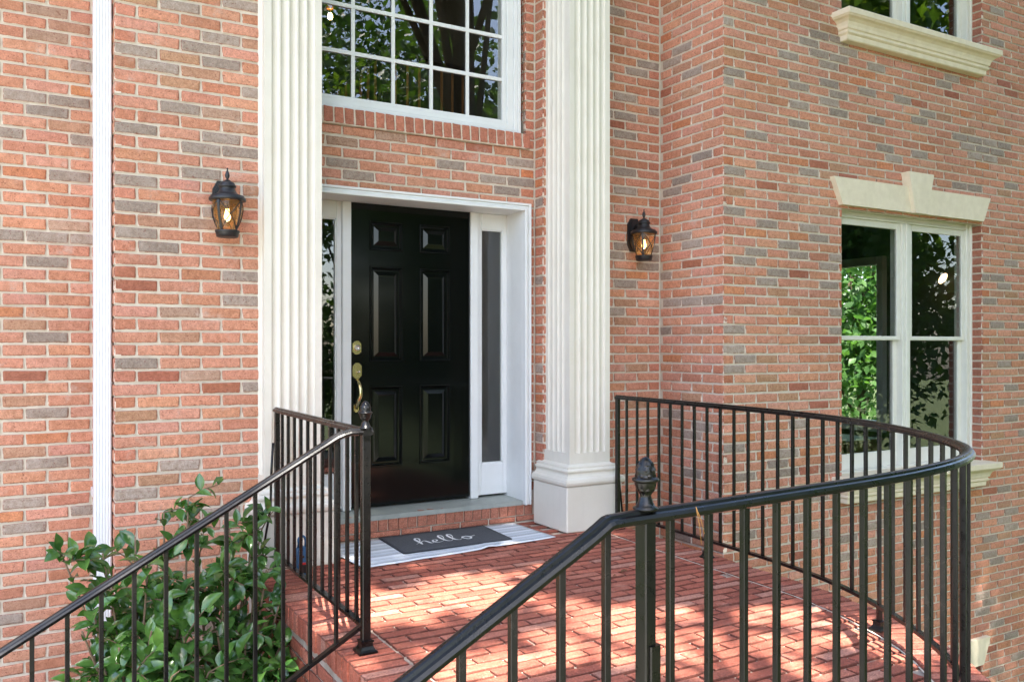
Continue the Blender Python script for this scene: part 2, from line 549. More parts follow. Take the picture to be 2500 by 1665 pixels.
PITCH, CRS, Z0 = .213, .0678, .005      # brick length + joint, course height, height of a bed joint
JNT = .0118
def course_items(org, ang, s0, s1, z0, z1, first, greys=(), tans=(), holes=(), seed=0, grey_p=0.0, anchor=0.0):
    """running bond. org + dir(ang)*s is the wall line; first(k) gives a joint's s for course k"""
    rg = random.Random(seed)
    d = Vector((math.cos(ang), math.sin(ang), 0))
    out = []
    k0 = math.ceil((z0 - Z0) / CRS - 1e-6); k1 = math.floor((z1 - Z0) / CRS + 1e-6)
    for k in range(k0, k1):
        zb = Z0 + k*CRS
        zm = zb + CRS/2
        j0 = first(k)
        js = [j0 + n*PITCH for n in range(-60, 60)]
        js = [j for j in js if s0 + .02 < j < s1 - .02]
        cuts = [s0] + js + [s1]
        segs = list(zip(cuts[:-1], cuts[1:]))
        # quoin joints supplied with first as attribute
        ex = getattr(first, 'extra', None)
        if ex:
            e = ex(k)
            if e is not None:
                e = [x for x in e if s0 < x < s1]
                cuts = sorted(set([s0, s1] + e + [j for j in js if all(abs(j-x) > .06 for x in e)]))
                segs = list(zip(cuts[:-1], cuts[1:]))
        for a, b in segs:
            pieces = [(a, b)]
            for (h0, h1, hz0, hz1) in holes:
                if hz0 < zm < hz1:
                    nx = []
                    for (p, q) in pieces:
                        if q <= h0 or p >= h1: nx.append((p, q)); continue
                        if p < h0: nx.append((p, h0 + JNT/2))
                        if q > h1: nx.append((h1 - JNT/2, q))
                    pieces = nx
            for (p, q) in pieces:
                ln = q - p - JNT
                if ln < .025: continue
                c = (p+q)/2
                grey = any(p < g[0] < q and zb < g[1] < zb+CRS for g in greys) or rg.random() < grey_p
                tan = any(p < g[0] < q and zb < g[1] < zb+CRS for g in tans)
                loc = Vector(org) + d*c
                loc.z = zm + rg.uniform(-.0012, .0012)
                nrm = Vector((d.y, -d.x, 0))
                loc += nrm * rg.uniform(-.0015, .002)
                mtx = Matrix.Translation(loc) @ Matrix.Rotation(ang + rg.uniform(-.004, .004), 4, 'Z') @ Matrix.Rotation(rg.uniform(-.006, .006), 4, 'Y')
                out.append((ln, CRS - JNT + rg.uniform(-.001, .001), mtx, grey, tan))
    return out

# ------------------------------------------------------------------ measured planes
YW, YP, YE, YR, YC = 5.30, 4.87, 5.15, 5.04, 4.374     # left wing, left pier, entry, wall right of column, right bay
XP, XE, XB = .449, 3.156, 4.185                         # pier's left corner, alcove's right corner, bay's side wall
ZT = 4.75                                               # top of what is built
REC = .007                                              # mortar set back behind the brick faces

house = thing('brick_house', (2.3, 5.15, 0), 'two-storey salmon and grey brick house with fluted white columns and black front door', 'house')

def wall_part(label, fn):
    mb = MB(); fn(mb)
    o = mb.build('wall', M['mortar'], house)
    o['label'] = label
    return o

# grey bricks read from the photograph: pixel -> place on the wall plane
def zl(pts, ox, oy, sc): return [(ox + x/sc, oy + y/sc) for x, y in pts]
wing_px = zl([(590,465),(175,675),(490,715),(340,780),(80,930),(585,985),(500,1240)], 0, 0, 2.904) + \
          zl([(75,190),(305,200),(530,220),(300,365),(290,855),(300,1340)], 0, 500, 2.613) + \
          zl([(70,105),(290,95),(155,355),(525,400),(165,515),(70,1105)], 0, 1100, 2.617)
pier_px = zl([(1280,55),(1715,60),(1570,275),(960,350),(1430,335),(1570,450),(1125,470),(1785,655),(1275,755),(960,895),(1580,975),(1430,1030),(1715,1075),(1430,1230),(960,1275),(965,1460),(1485,1505)], 0, 0, 2.904) + \
          zl([(870,175),(1010,275),(1540,455),(1540,610),(860,1020),(1605,1165)], 0, 500, 2.613) + \
          zl([(1145,105),(865,290),(1440,400),(770,975),(1365,1140)], 0, 1100, 2.617)
pier_tan = zl([(1150,690),(1285,1100),(1220,120)], 0, 500, 2.613) + zl([(1570,800)], 0, 0, 2.904)
wing_tan = zl([(445,130)], 0, 500, 2.613) + zl([(350,80),(350,255)], 0, 0, 2.904)
entry_px = zl([(395,1185),(1125,1195),(500,1275),(1410,1305),(1500,1380),(1735,1190),(1735,1325)], 700, 0, 2.904)
entry_tan = zl([(835,945),(400,1040)], 700, 0, 2.904)
rear_px = zl([(235,78),(390,350),(345,390),(210,415),(285,523),(420,595),(210,605),(290,618),(290,713),(212,905),(285,1010),(215,1310),(245,1465)], 1400, 0, 2.141) + \
          zl([(910,85),(790,640),(830,925),(1180,660),(1175,750),(1020,750),(785,1205)], 1300, 450, 3.92)
side_px = zl([(610,245),(560,318),(670,378),(725,810),(610,940),(560,1005),(610,1255),(485,1420)], 1400, 0, 2.141) + \
          zl([(1420,80),(1510,540),(1280,840),(1325,1105),(1510,1095),(1725,1080),(1280,1390)], 1300, 450, 3.92) + \
          zl([(620,860),(1170,1120),(1010,1280),(330,1190)], 1560, 900, 7.84) + zl([(650,760),(700,110),(720,400)], 1400, 1000, 2.358)
bay_px = zl([(835,135),(1010,30),(1330,215),(1430,245),(1280,250),(1330,310),(1480,305),(1175,325),(1430,340),(1380,375),(1615,385),(1175,415),(895,405),(835,445),(1960,390),(1920,425),(2225,60),(2200,210),(1380,465),(1230,480),(1430,525),(1570,510),(1230,575),(1380,560),(1435,618),(1750,550),(1835,578),(1620,655),(1835,660),(1225,672),(1010,730),(1995,695),(2075,715),(2145,730),(2220,742),(2035,745),(2110,765),(2185,778),(2075,793),(2150,808),(2110,840),(1790,785),(1665,800),(1710,855),(1065,890),(1280,920),(895,915),(2260,950),(2040,995),(2120,1010),(895,1130),(1180,1108),(1065,1200),(1280,1220),(955,1295),(1175,1310),(1325,1270),(895,1345),(1130,1355),(1325,1375),(1065,1405),(1015,1450),(1320,1470),(1365,1330)], 1400, 0, 2.141) + \
          zl([(20,475),(255,655),(260,740),(1060,465),(965,500),(995,535),(945,530),(940,605),(975,715),(1090,720),(1095,855),(995,895),(1025,1000),(1090,1065),(1040,1145),(1090,1210),(60,1310),(195,1370),(60,1395),(95,1170)], 1900, 400, 1.845) + \
          zl([(355,80),(240,240),(225,320),(40,390),(475,505),(345,645),(20,225),(20,705),(470,710),(780,685),(640,740),(1510,465),(1555,595),(1390,620),(1520,645),(1560,690),(1440,745),(1630,765),(1440,850),(1470,890),(1390,1075),(1430,1125),(1390,1185),(1520,1205),(1600,1270),(1470,1500),(1630,1395),(770,790),(650,860),(1020,670),(1020,770)], 1800, 1000, 2.358) + \
          zl([(980,450),(1190,580),(1110,690),(860,230)], 1600, 760, 5.12)
def gx(pts, Y): return [(on_y(px, py, Y).x, on_y(px, py, Y).z) for px, py in pts]

# --- left wing
wl = wall_part('brick wall set back left of the downspout', lambda b: b.box(-2.2, XP+.02, YW+REC, YW+.2, -1.4, ZT))
f = lambda k: (.160 if k % 2 else .054)
put_bricks(course_items((0, YW, 0), 0, -2.2, XP, -1.35, ZT, f, gx(wing_px, YW), gx(wing_tan, YW), seed=3), wl, seed=11)
# --- left pier (front and its left return)
wp = wall_part('brick pier between downspout and left column', lambda b: b.box(XP+REC, 1.48, YP+REC, YW+.1, -1.4, ZT))
def f(k): return .552+JNT/2 if k % 2 else .552+JNT/2+.1065
f.extra = lambda k: None
put_bricks(course_items((0, YP, 0), 0, XP-JNT/2+.003, 1.49, -1.35, ZT, f, gx(pier_px, YP), gx(pier_tan, YP), seed=4), wp, seed=12)
ret = course_items((XP, 0, 0), R(-90), -YW, -YP-.003+JNT/2, -1.35, ZT, lambda k: -YP-(.203 if k % 2 else .1), seed=5)
put_bricks(ret, wp, limit=0, seed=13, mass_name='return_bricks')
# --- entry wall behind the columns: opening for door and for the window above it
ED0, ED1, EDT = 1.545, 3.098, Z0 + 32*CRS
EW0, EW1, EWB = 1.54, 3.085, Z0 + 39.5*CRS
def fn(b):
    b.box(1.40, ED0, YE+REC, YE+.3, 0, EDT); b.box(ED1, XE+.2, YE+REC, YE+.3, 0, EDT)
    b.box(1.40, XE+.2, YE+REC, YE+.3, EDT, EWB)
    b.box(1.40, EW0, YE+REC, YE+.3, EWB, ZT); b.box(EW1+REC, XE+.2, YE+REC, YE+.3, EWB, ZT)
we = wall_part('brick wall between front door and the many-paned window', fn)
f = lambda k: 1.763 + (0 if k % 2 else .1065)
its = course_items((0, YE, 0), 0, 1.42, XE, .17, ZT, f, gx(entry_px, YE), gx(entry_tan, YE), holes=[(ED0, ED1, -1, EDT), (EW0-.02, EW1+.0, Z0+38*CRS, 9)], seed=6)
put_bricks(its, we, seed=14)
# reveal of the window and alcove return on the right (both face left)
its = course_items((EW1-.003, 0, 0), R(-90), -(YE+.1), -YE, EWB+.1, ZT, lambda k: -9.03, seed=7, grey_p=.06)
its += course_items((XE, 0, 0), R(-90), -YE, -YR, .0, ZT, lambda k: -9.03, seed=8, grey_p=.12)
put_bricks(its, we, limit=0, seed=15, mass_name='reveal_bricks')
# rowlock sill under the window: bricks on edge, tipped a little out
rl = []
rg = random.Random(5)
x = 1.50
while x < 3.06:
    mtx = Matrix.Translation((x+.033, YE-.022, Z0+38*CRS+.052)) @ Matrix.Rotation(R(-4)+rg.uniform(-.01,.01), 4, 'X') @ Matrix.Rotation(rg.uniform(-.012,.012), 4, 'Y')
    rl.append((.0585, .098, mtx, False, False)); x += .0672
def dk_tint(rng, g=False, t=False):
    k = rng.uniform(.85, 1.15)
    return (.44*k, .165*k, .105*k, 1)
put_bricks(rl, we, seed=16, tint=dk_tint, name='rowlock_brick')
MB().box(1.46, 3.075, YE-.016, YE+.12, Z0+38*CRS-.003, Z0+38*CRS+.098).build('sill_mortar', M['mortar'], we)
# --- wall right of the right column
wr = wall_part('brick wall between right column and inside corner', lambda b: b.box(XE+REC, XB+.05, YR+REC, YR+.25, -1.0, ZT))
f = lambda k: XB + (0 if k % 2 == 0 else .1065)
put_bricks(course_items((0, YR, 0), 0, XE, XB, -.9, ZT, f, gx(rear_px, YR), seed=9), wr, seed=17)
# --- side wall of the bay, facing left
wb = wall_part('narrow brick side wall turning towards the viewer', lambda b: b.box(XB+REC, XB+.2, YC+.25, YR+.05, -2.4, ZT))
gs = [(-on_x(px, py, XB).y, on_x(px, py, XB).z) for px, py in side_px]
f = lambda k: -YC + (.0 if k % 2 == 0 else .1065)
put_bricks(course_items((XB, 0, 0), R(-90), -YR, -YC-.003+JNT/2, -2.3, ZT, f, gs, seed=10), wb, seed=18)
# --- right bay, two storeys of windows
WX0, WX1 = 5.382, 7.152
WZ = [(.20, 2.272), (3.66, 5.6), (-2.6, -1.47)]
XEND = 8.6
def fn(b):
    b.box(XB+REC, WX0, YC+REC, YC+.25, -2.6, ZT); b.box(WX1+REC, XEND, YC+REC, YC+.25, -2.6, ZT)
    b.box(WX0, WX1, YC+REC, YC+.25, WZ[2][1], WZ[0][0]); b.box(WX0, WX1, YC+REC, YC+.25, WZ[0][1], WZ[1][0])
wc = wall_part('wide brick wall of the bay with stone-trimmed windows', fn)
def f(k): return XB + .0935 + JNT/2 + (0 if k % 2 == 0 else .1065)
hol = [(WX0, WX1, a, b) for a, b in WZ]
put_bricks(course_items((0, YC, 0), 0, XB-JNT/2+.003, XEND, -2.55, ZT, f, gx(bay_px, YC), holes=hol, seed=21), wc, seed=19)
its = []
for a, b in WZ:
    its += course_items((WX1-.003, 0, 0), R(-90), -(YC+.1), -YC, a, min(b, ZT), lambda k: -9.03, seed=22, grey_p=.1)
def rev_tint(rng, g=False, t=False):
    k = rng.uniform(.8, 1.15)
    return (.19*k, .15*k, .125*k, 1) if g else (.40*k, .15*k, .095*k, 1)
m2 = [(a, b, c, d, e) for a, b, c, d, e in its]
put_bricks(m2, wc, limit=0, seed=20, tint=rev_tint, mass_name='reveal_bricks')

# unseen flat slab added on the walls to keep sun and sky out
MB().box(-2.4, 1.6, YP-.0, 9.5, ZT, ZT+.15).box(1.6, XB, YR, 9.5, ZT, ZT+.15).box(XB, XEND+.1, YC, 9.5, ZT, ZT+.15).build('cover_slab', M['dark_room'], house)

# ------------------------------------------------------------------ columns
def column(x0, x1, yf, yb, label):
    w = x1 - x0
    col = None
    mb = MB()
    # shaft with five flutes on the front and five on the left face
    def fluted(a0, a1, place):
        """returns section points from a0 to a1 along a face; place(s, depth) -> xy"""
        wd = a1 - a0; mg = .036; n = 5; fw = (wd - 2*mg) / n
        pts = [place(a0, 0)]
        for i in range(n):
            c = a0 + mg + (i+.5)*fw
            r = fw*.43
            for t in range(7):
                a = math.pi*t/6
                pts.append(place(c - r*math.cos(a), r*.62*math.sin(a)))
        return pts
    sec = fluted(x0, x1, lambda s, d: (s, yf + d))
    sec += [(x1, yf), (x1, yb), (x0, yb)]
    side = fluted(-yb, -yf, lambda s, d: (x0 + d, -s))[1:]
    dep = yb - yf
    if dep > .2: sec += side
    zs0, zs1 = .505, ZT
    n = len(sec)
    V = [(x, y, zs0) for x, y in sec] + [(x, y, zs1) for x, y in sec]
    mb.add(V, [(i, (i+1) % n, n+(i+1) % n, n+i) for i in range(n)] + [tuple(range(n, 2*n))])
    # plain foot of the shaft with rounded flute ends
    mb.bbox(x0, x1, yf, yb, .425, .507, .001)
    wd = x1 - x0; fw = (wd-.072)/5; r = fw*.43
    def ends(place):
        for i in range(5):
            c = place(i)
            V, F = [], []
            rows = 5
            for j in range(rows):
                rr = math.sin(math.pi/2*(j+1)/rows); zz = math.cos(math.pi/2*(j+1)/rows)
            # small half-dish left plain: the flute simply stops on the foot
    o = mb.build('column', M['column'], house)
    o['label'] = label
    # moulded base
    ov = [(.062,.300),(.070,.308),(.074,.325),(.070,.342),(.060,.350),(.050,.352),(.045,.358),(.038,.366),(.035,.376),(.036,.384),(.044,.388),(.046,.396),(.042,.404),(.034,.407),(.030,.411),(.031,.420),(.026,.426),(.012,.428),(0,.436)]
    V, F = [], []
    for d, z in ov:
        V += [(x0-d, yf-d, z), (x1+d, yf-d, z), (x1+d, yb, z), (x0-d, yb, z)]
    for j in range(len(ov)-1):
        for i in range(3 + 1):
            if i == 2: continue
            k = (i+1) % 4
            F.append((j*4+i, j*4+k, j*4+4+k, j*4+4+i))
    bm_ = MB().add(V, F); bm_.build('column_base', M['column'], o)
    MB().bbox(x0-.058, x1+.058, yf-.058, yb, -.0, .3, .006).build('plinth', M['column'], o)
    return o
YCOL = 4.73
column(1.18, 1.50, YCOL, YP+.2, 'fluted cream column at the left of the door')
column(3.167, 3.495, YCOL, YR+.05, 'fluted cream column at the right of the door')

# ------------------------------------------------------------------ front door set
YD = 5.36
dr = thing  # keep name free
def stile(b, x0, x1, z0, z1, y0, y1, bev=.004): return b.bbox(x0, x1, y0, y1, z0, z1, bev)
CXD = 2.321
DX0, DX1, DZ0, DZ1 = 1.893, 2.749, .17, 2.145
door = None
mb = MB()
PX = [(2.018, 2.254), (2.372, 2.606)]
PZ = [(.42, .955), (1.113, 1.74), (1.844, 2.035)]
xs = [DX0, PX[0][0], PX[0][1], PX[1][0], PX[1][1], DX1]
zs = [DZ0, PZ[0][0], PZ[0][1], PZ[1][0], PZ[1][1], PZ[2][0], PZ[2][1], DZ1]
for i in range(5):
    for j in range(7):
        if i in (1, 3) and j in (1, 3, 5): continue
        mb.add([(xs[i],YD,zs[j]),(xs[i+1],YD,zs[j]),(xs[i+1],YD,zs[j+1]),(xs[i],YD,zs[j+1])], [(0,1,2,3)])
mb.box(DX0, DX1, YD+.02, YD+.044, DZ0, DZ1)
for s in ((DX0, DX0+.0005), (DX1-.0005, DX1)): mb.box(s[0], s[1], YD+.0005, YD+.03, DZ0, DZ1)
door = mb.build('door', M['door'], house)
door['label'] = 'glossy black six-panel front door with brass handle'
for (a0, a1) in PX:
    for (c0, c1) in PZ:
        b = MB()
        rings = [(0, 0), (.003, -.006), (.006, -.0085), (.010, -.0085), (.013, -.005), (.016, .003), (.024, .011), (.034, .011), (.038, .009), (.062, -.001), (.066, -.0005)]
        V, F = [], []
        for d, y in rings:
            V += [(a0+d, YD+y, c0+d), (a1-d, YD+y, c0+d), (a1-d, YD+y, c1-d), (a0+d, YD+y, c1-d)]
        for j in range(len(rings)-1):
            for i in range(4):
                k = (i+1) % 4
                F.append((j*4+i, j*4+k, j*4+4+k, j*4+4+i))
        n = len(V); F.append((n-4, n-3, n-2, n-1))
        b.add(V, F).build('door_panel', M['door'], door)
def plate_poly(cx, cz, w, h, ear):
    """scrolled escutcheon: straight sides, stepped shoulders, round top and bottom"""
    pts = []
    a, b = w/2, h/2
    s = b - ear
    def top(sg):
        q = [(a, s), (a*.86, s + ear*.18), (a*.66, s + ear*.45), (a*.52, s + ear*.75), (a*.28, s + ear*.96), (0, b)]
        return q
    t = top(1)
    right = t[::-1]
    P = [(x, z) for x, z in t] + [(-x, z) for x, z in t[-2::-1]]
    P += [(-x, -z) for x, z in t] + [(x, -z) for x, z in t[-2::-1]]
    P = [(cx+x, cz+z) for x, z in P]
    return P[::-1] if sum((P[i][0]*P[(i+1) % len(P)][1]-P[(i+1) % len(P)][0]*P[i][1]) for i in range(len(P))) < 0 else P
HX = 1.930
b = MB().prism(plate_poly(HX, 1.205, .060, .088, .017), YD-.007, YD)
db = b.build('deadbolt', M['brass'], door)
def lathe_y(mb, prof, c, n=20):
    V, F = [], []
    for r, d in prof:
        for i in range(n):
            a = 2*math.pi*i/n
            V.append((c[0]+r*math.cos(a), c[1]-d, c[2]+r*math.sin(a)))
    for j in range(len(prof)-1):
        for i in range(n):
            k = (i+1) % n
            F.append((j*n+i, j*n+k, (j+1)*n+k, (j+1)*n+i))
    F.append(tuple((len(prof)-1)*n+i for i in range(n)))
    return mb.add(V, F, 0, True)
lathe_y(MB(), [(.021,.006),(.021,.012),(.018,.022),(.0165,.024),(.0165,.021),(.009,.021),(.008,.019)], (HX, YD, 1.205)).build('lock_cylinder', M['steel'], db)
hp = MB().prism(plate_poly(HX+.002, 1.055, .062, .104, .02), YD-.007, YD).build('handle_plate', M['brass'], door)
MB().tube([(HX+.002,YD-.005,1.045),(HX+.004,YD-.02,1.046),(HX+.014,YD-.032,1.052)], [.005,.006,.004], 8).build('thumb_latch', M['steel'], hp)
gp = []
for i in range(13):
    t = i/12
    gp.append((HX+.004+.010*math.sin(math.pi*t)*(1 if t < .6 else .4)-.010*t, YD-.008-.048*math.sin(math.pi*min(1, t*1.02))**.8, 1.0-.19*t))
MB().sweep(gp, [(-.010,-.004),(.010,-.004),(.011,0),(.008,.005),(-.008,.005),(-.011,0)], 0, True, up=Vector((0,-1,0.01))).build('pull_grip', M['brass'], hp)
MB().prism(plate_poly(HX-.004, .815, .034, .06, .014), YD-.007, YD).build('grip_foot', M['brass'], hp)

# white surround: brickmould, jambs, head, mullions, sidelights
sur = MB()
ox0, ox1, oz1 = 1.535, 3.107, 2.197
def mould(b, x0, x1, z1, y):   # stepped casing round the opening, three nested strips
    for (o, i, y0) in ((0, .016, y-.030), (.0165, .034, y-.022), (.0345, .052, y-.034)):
        b.bbox(x0+o, x0+i, y0, y+.04, .12, z1-o, .003)
        b.bbox(x1-i, x1-o, y0, y+.04, .12, z1-o, .003)
        b.bbox(x0+i, x1-i, y0, y+.04, z1-i, z1-o, .003)
mould(sur, ox0, ox1, oz1, YE-.012)
jx0, jx1 = 1.588, 3.054
sur.box(jx0-.03, jx0, YE+.0, YD+.1, .12, 2.146); sur.box(jx1, jx1+.03, YE+.0, YD+.1, .12, 2.146)
sur.box(jx0-.03, jx1+.03, YE+.0, YD+.1, 2.1465, 2.18)
frame = sur.build('door_frame', M['white'], house)
for (a, c) in ((1.829, 1.888), (2.754, 2.813)):
    MB().bbox(a, c, YD-.022, YD+.09, .155, 2.1455, .004).build('mullion', M['white'], frame)
    MB().box(min(a, c)+.058 if a < 2 else a-.004, (min(a, c)+.0625) if a < 2 else a, YD-.004, YD+.05, .17, 2.1455).build('weather_strip', M['black_plastic'], frame)
for (a, c, nm) in ((jx0, 1.829, 'l'), (2.813, jx1, 'r')):
    g0, g1 = a+.034, c-.034
    sl = MB()
    sl.bbox(a, g0, YD+.002, YD+.05, .17, 2.146, .003); sl.bbox(g1, c, YD+.002, YD+.05, .17, 2.146, .003)
    sl.bbox(g0, g1, YD+.002, YD+.05, 2.034, 2.146, .003); sl.bbox(g0, g1, YD+.002, YD+.05, .17, .39, .003)
    for (e0, e1, z0, z1) in ((g0, g0+.007, .39, 2.034), (g1-.007, g1, .39, 2.034), (g0, g1, .39, .397), (g0, g1, 2.027, 2.034)):
        sl.box(e0, e1, YD+.008, YD+.03, z0, z1)
    s_o = sl.build('sidelight', M['white'], frame)
    MB().box(g0+.003, g1-.003, YD+.022, YD+.026, .393, 2.031).build('pane', M['glass'], s_o)
# sloping painted threshold
MB().add([(jx0-.03,YD+.06,.155),(jx1+.03,YD+.06,.155),(jx1+.03,YE-.01,.148),(jx0-.03,YE-.01,.148),(jx0-.03,YD+.06,.10),(jx1+.03,YD+.06,.10),(jx1+.03,YE-.01,.118),(jx0-.03,YE-.01,.118)],
         [(3,2,1,0),(4,5,6,7),(3,7,6,2),(0,4,7,3),(2,6,5,1)]).build('threshold', M['sill_paint'], house)

# ------------------------------------------------------------------ window over the door
def grid_window(label, x0, x1, z0, z1, y, mx, mz, fr=.13):
    b = MB()
    # nested frame strips, deeper towards the glass
    for (o, i, y0) in ((0, .022, y-.045), (.0225, .05, y-.038), (.0505, fr-.03, y-.024), (fr-.0295, fr, y-.012)):
        b.bbox(x0+o, x0+i, y0, y+.06, z0+o*.7, z1, .003); b.bbox(x1-i, x1-o, y0, y+.06, z0+o*.7, z1, .003)
        b.bbox(x0+i, x1-i, y0, y+.06, z0+o*.7, z0+i*.7, .003)
    w = b.build('window', M['white'], house)
    w['label'] = label
    gx0, gx1, gz0 = x0+fr, x1-fr, z0+fr*.7
    xs = [gx0] + mx + [gx1]; zs = [gz0] + mz + [z1]
    for x in mx: MB().box(x-.012, x+.012, y-.002, y+.006, gz0, z1).build('muntin', M['white'], w)
    for z in mz: MB().box(gx0, gx1, y-.0035, y+.0075, z-.012, z+.012).build('muntin', M['white'], w)
    for i in range(len(xs)-1):
        for j in range(len(zs)-1):
            MB().box(xs[i]+.001, xs[i+1]-.001, y+.0085, y+.0125, zs[j]+.001, zs[j+1]-.001).build('pane', M['glass'], w)
    return w
grid_window('tall white-muntined window above the front door', 1.45, 3.052, Z0+38*CRS+.10, ZT, YE+.055, [1.851, 2.121, 2.389, 2.657], [3.052, 3.346, 3.64, 3.93, 4.23])

# ------------------------------------------------------------------ bay windows
def bay_window(label, z0, z1):
    """pair of double-hung sashes in one frame; z0 sill top, z1 head"""
    y = YC + .086
    b = MB()
    for (o, i, y0) in ((0, .022, y), (.0225, .055, y+.012), (.0555, .075, y+.004)):
        b.bbox(WX0+o, WX0+i, y0, y+.12, z0, z1, .003); b.bbox(WX1-i, WX1-o, y0, y+.12, z0, z1, .003)
        b.bbox(WX0+i, WX1-i, y0, y+.12, z1-i*.9, z1-o*.9, .003)
    c = (WX0+WX1)/2
    b.bbox(c-.05, c-.013, y+.006, y+.12, z0, z1-.068, .003); b.bbox(c-.0125, c+.0125, y-.006, y+.12, z0, z1-.068, .004); b.bbox(c+.013, c+.05, y+.006, y+.12, z0, z1-.068, .003)
    b.box(WX0, WX1, y-.01, y+.12, z0-.02, z0+.012)
    w = b.build('window', M['sash'], house); w['label'] = label
    zm = z0 + (1.261-.243)/(2.272-.243)*(z1-z0) + .02
    for (a, d) in ((WX0+.0755, c-.0505), (c+.0505, WX1-.0755)):
        for (zz0, zz1, yy, st, br, tr) in ((zm-.018, z1-.068, y+.022, .045, .032, .05), (z0+.012, zm+.010, y+.056, .047, .12, .030)):
            s = MB()
            s.bbox(a, a+st, yy, yy+.03, zz0, zz1, .003); s.bbox(d-st, d, yy, yy+.03, zz0, zz1, .003)
            s.bbox(a+st, d-st, yy, yy+.03, zz0, zz0+br, .003); s.bbox(a+st, d-st, yy, yy+.03, zz1-tr, zz1, .003)
            so = s.build('sash', M['sash'], w)
            MB().box(a+st, d-st, yy+.012, yy+.016, zz0+br, zz1-tr).build('pane', M['glass'], so)
    return w
bay_window('paired sash window in the bay below the keystone lintel', .243, 2.272)
bay_window('upper paired sash window of the bay above a moulded sill', 3.69, ZT+.6)
bay_window('basement window of the bay low down behind the railing', -2.6, -1.47)
CB = (WX0+WX1)/2 - .041
def moulded_sill(z1, label):
    # profile in (projection, z) swept along the front with mitred ends
    pr = [(0, 0), (.155, 0), (.158, -.004), (.158, -.042), (.150, -.048), (.146, -.054), (.122, -.064), (.104, -.080), (.094, -.102), (.090, -.122), (.080, -.126), (.078, -.134), (.084, -.138), (.086, -.150), (.078, -.158), (.070, -.162), (.068, -.196), (.060, -.203), (0, -.203)]
    h = .80
    V, F = [], []
    for d, z in pr:
        V += [(CB-h-d, YC+.05, z1+z), (CB-h-d, YC-d, z1+z), (CB+h+d, YC-d, z1+z), (CB+h+d, YC+.05, z1+z)]
    for j in range(len(pr)-1):
        for i in range(3):
            F.append((j*4+i, j*4+4+i, j*4+5+i, j*4+1+i))
    b = MB().add(V, F)
    b.box(WX0, WX1, YC, YC+.1, z1-.1, z1-.001)
    o = b.build('stone_sill', M['stone'], house); o['label'] = label
moulded_sill(.243, 'moulded cream stone sill of the lower bay window')
moulded_sill(3.69, 'moulded cream stone sill of the upper bay window')
def lintel(z0, z1, zk, label):
    b = MB()
    kb, kt = .076, .156
    b.prism([(CB-.883, z0), (CB-kb, z0), (CB-kb-.045, z1), (CB-.98, z1)], YC-.042, YC+.09)
    b.prism([(CB+kb, z0), (CB+.883, z0), (CB+.98, z1), (CB+kb+.045, z1)], YC-.042, YC+.09)
    o = b.build('lintel', M['stone'], house); o['label'] = label
    MB().prism([(CB-kb, z0-.004), (CB+kb, z0-.004), (CB+kt, zk), (CB-kt, zk)], YC-.075, YC+.09).build('keystone', M['stone'], o)
lintel(2.268, 2.470, 2.582, 'cream stone lintel with keystone over the lower bay window')
lintel(-1.473, -1.25, -1.17, 'cream stone lintel of the basement window at lower right')

# ------------------------------------------------------------------ rooms behind the glass
def room(x0, x1, y0, y1, z0, z1, m, skip=()):
    b = MB()
    if 'back' not in skip: b.box(x0, x1, y1, y1+.05, z0, z1)
    b.box(x0-.05, x0, y0, y1, z0, z1)
    if 'right' not in skip: b.box(x1, x1+.05, y0, y1, z0, z1)
    b.box(x0, x1, y0, y1, z0-.05, z0); b.box(x0, x1, y0, y1, z1, z1+.05)
    return b
room(1.35, 3.4, YD+.05, 9.2, .1, ZT-.02, 0).build('foyer', M['foyer_wall'], house)
rb = room(4.45, 8.2, YC+.26, 8.1, -.15, 2.75, 0, ('right',))
for (y0, y1, z0, z1) in ((YC+.26, 6.13, -.15, 2.75), (7.4, 8.1, -.15, 2.75), (6.13, 7.4, -.15, .33), (6.13, 7.4, 2.14, 2.75)):
    rb.box(8.2, 8.25, y0, y1, z0, z1)
rm = rb.build('living_room', M['dark_room'], house)
w = MB()
for (y0, y1, z0, z1) in ((6.08, 6.16, .28, 2.19), (7.37, 7.45, .28, 2.19), (6.16, 7.37, 2.10, 2.19), (6.10, 7.42, .28, .40)):
    w.bbox(8.13, 8.24, y0, y1, z0, z1, .004)
w.build('window', M['white'], house)
MB().bbox(7.1, 7.6, 5.7, 7.3, -.15, .27, .02).box(7.08, 7.62, 5.68, 7.32, .271, .285).build('cabinet', M['brown'], rm)
MB().box(7.0, 7.06, 5.4, 7.3, .06, .09).box(7.0, 7.06, 5.4, 7.3, .13, .15).build('cabinet_rail', M['oak'], rm)
lp = on_y(2302, 680, 5.3)
V = MB(); V.lathe([(0, -.05), (.05, -.045), (.085, -.02), (.095, 0), (.085, .02), (.05, .04), (0, .045)], (0, 0, 0), 16)
o = V.build('ceiling_lamp', M['lamp_glow'], rm)
o.location = lp; o.rotation_euler = (R(20), R(-48), 0); o.scale = (.75, .34, .26)
room(4.45, 8.5, YC+.26, 8.1, 3.0, ZT+.0, 0).build('bedroom', M['dark_room'], house)
room(4.45, 8.5, YC+.26, 7, -2.7, -.3, 0).build('basement_room', M['dark_room'], house)
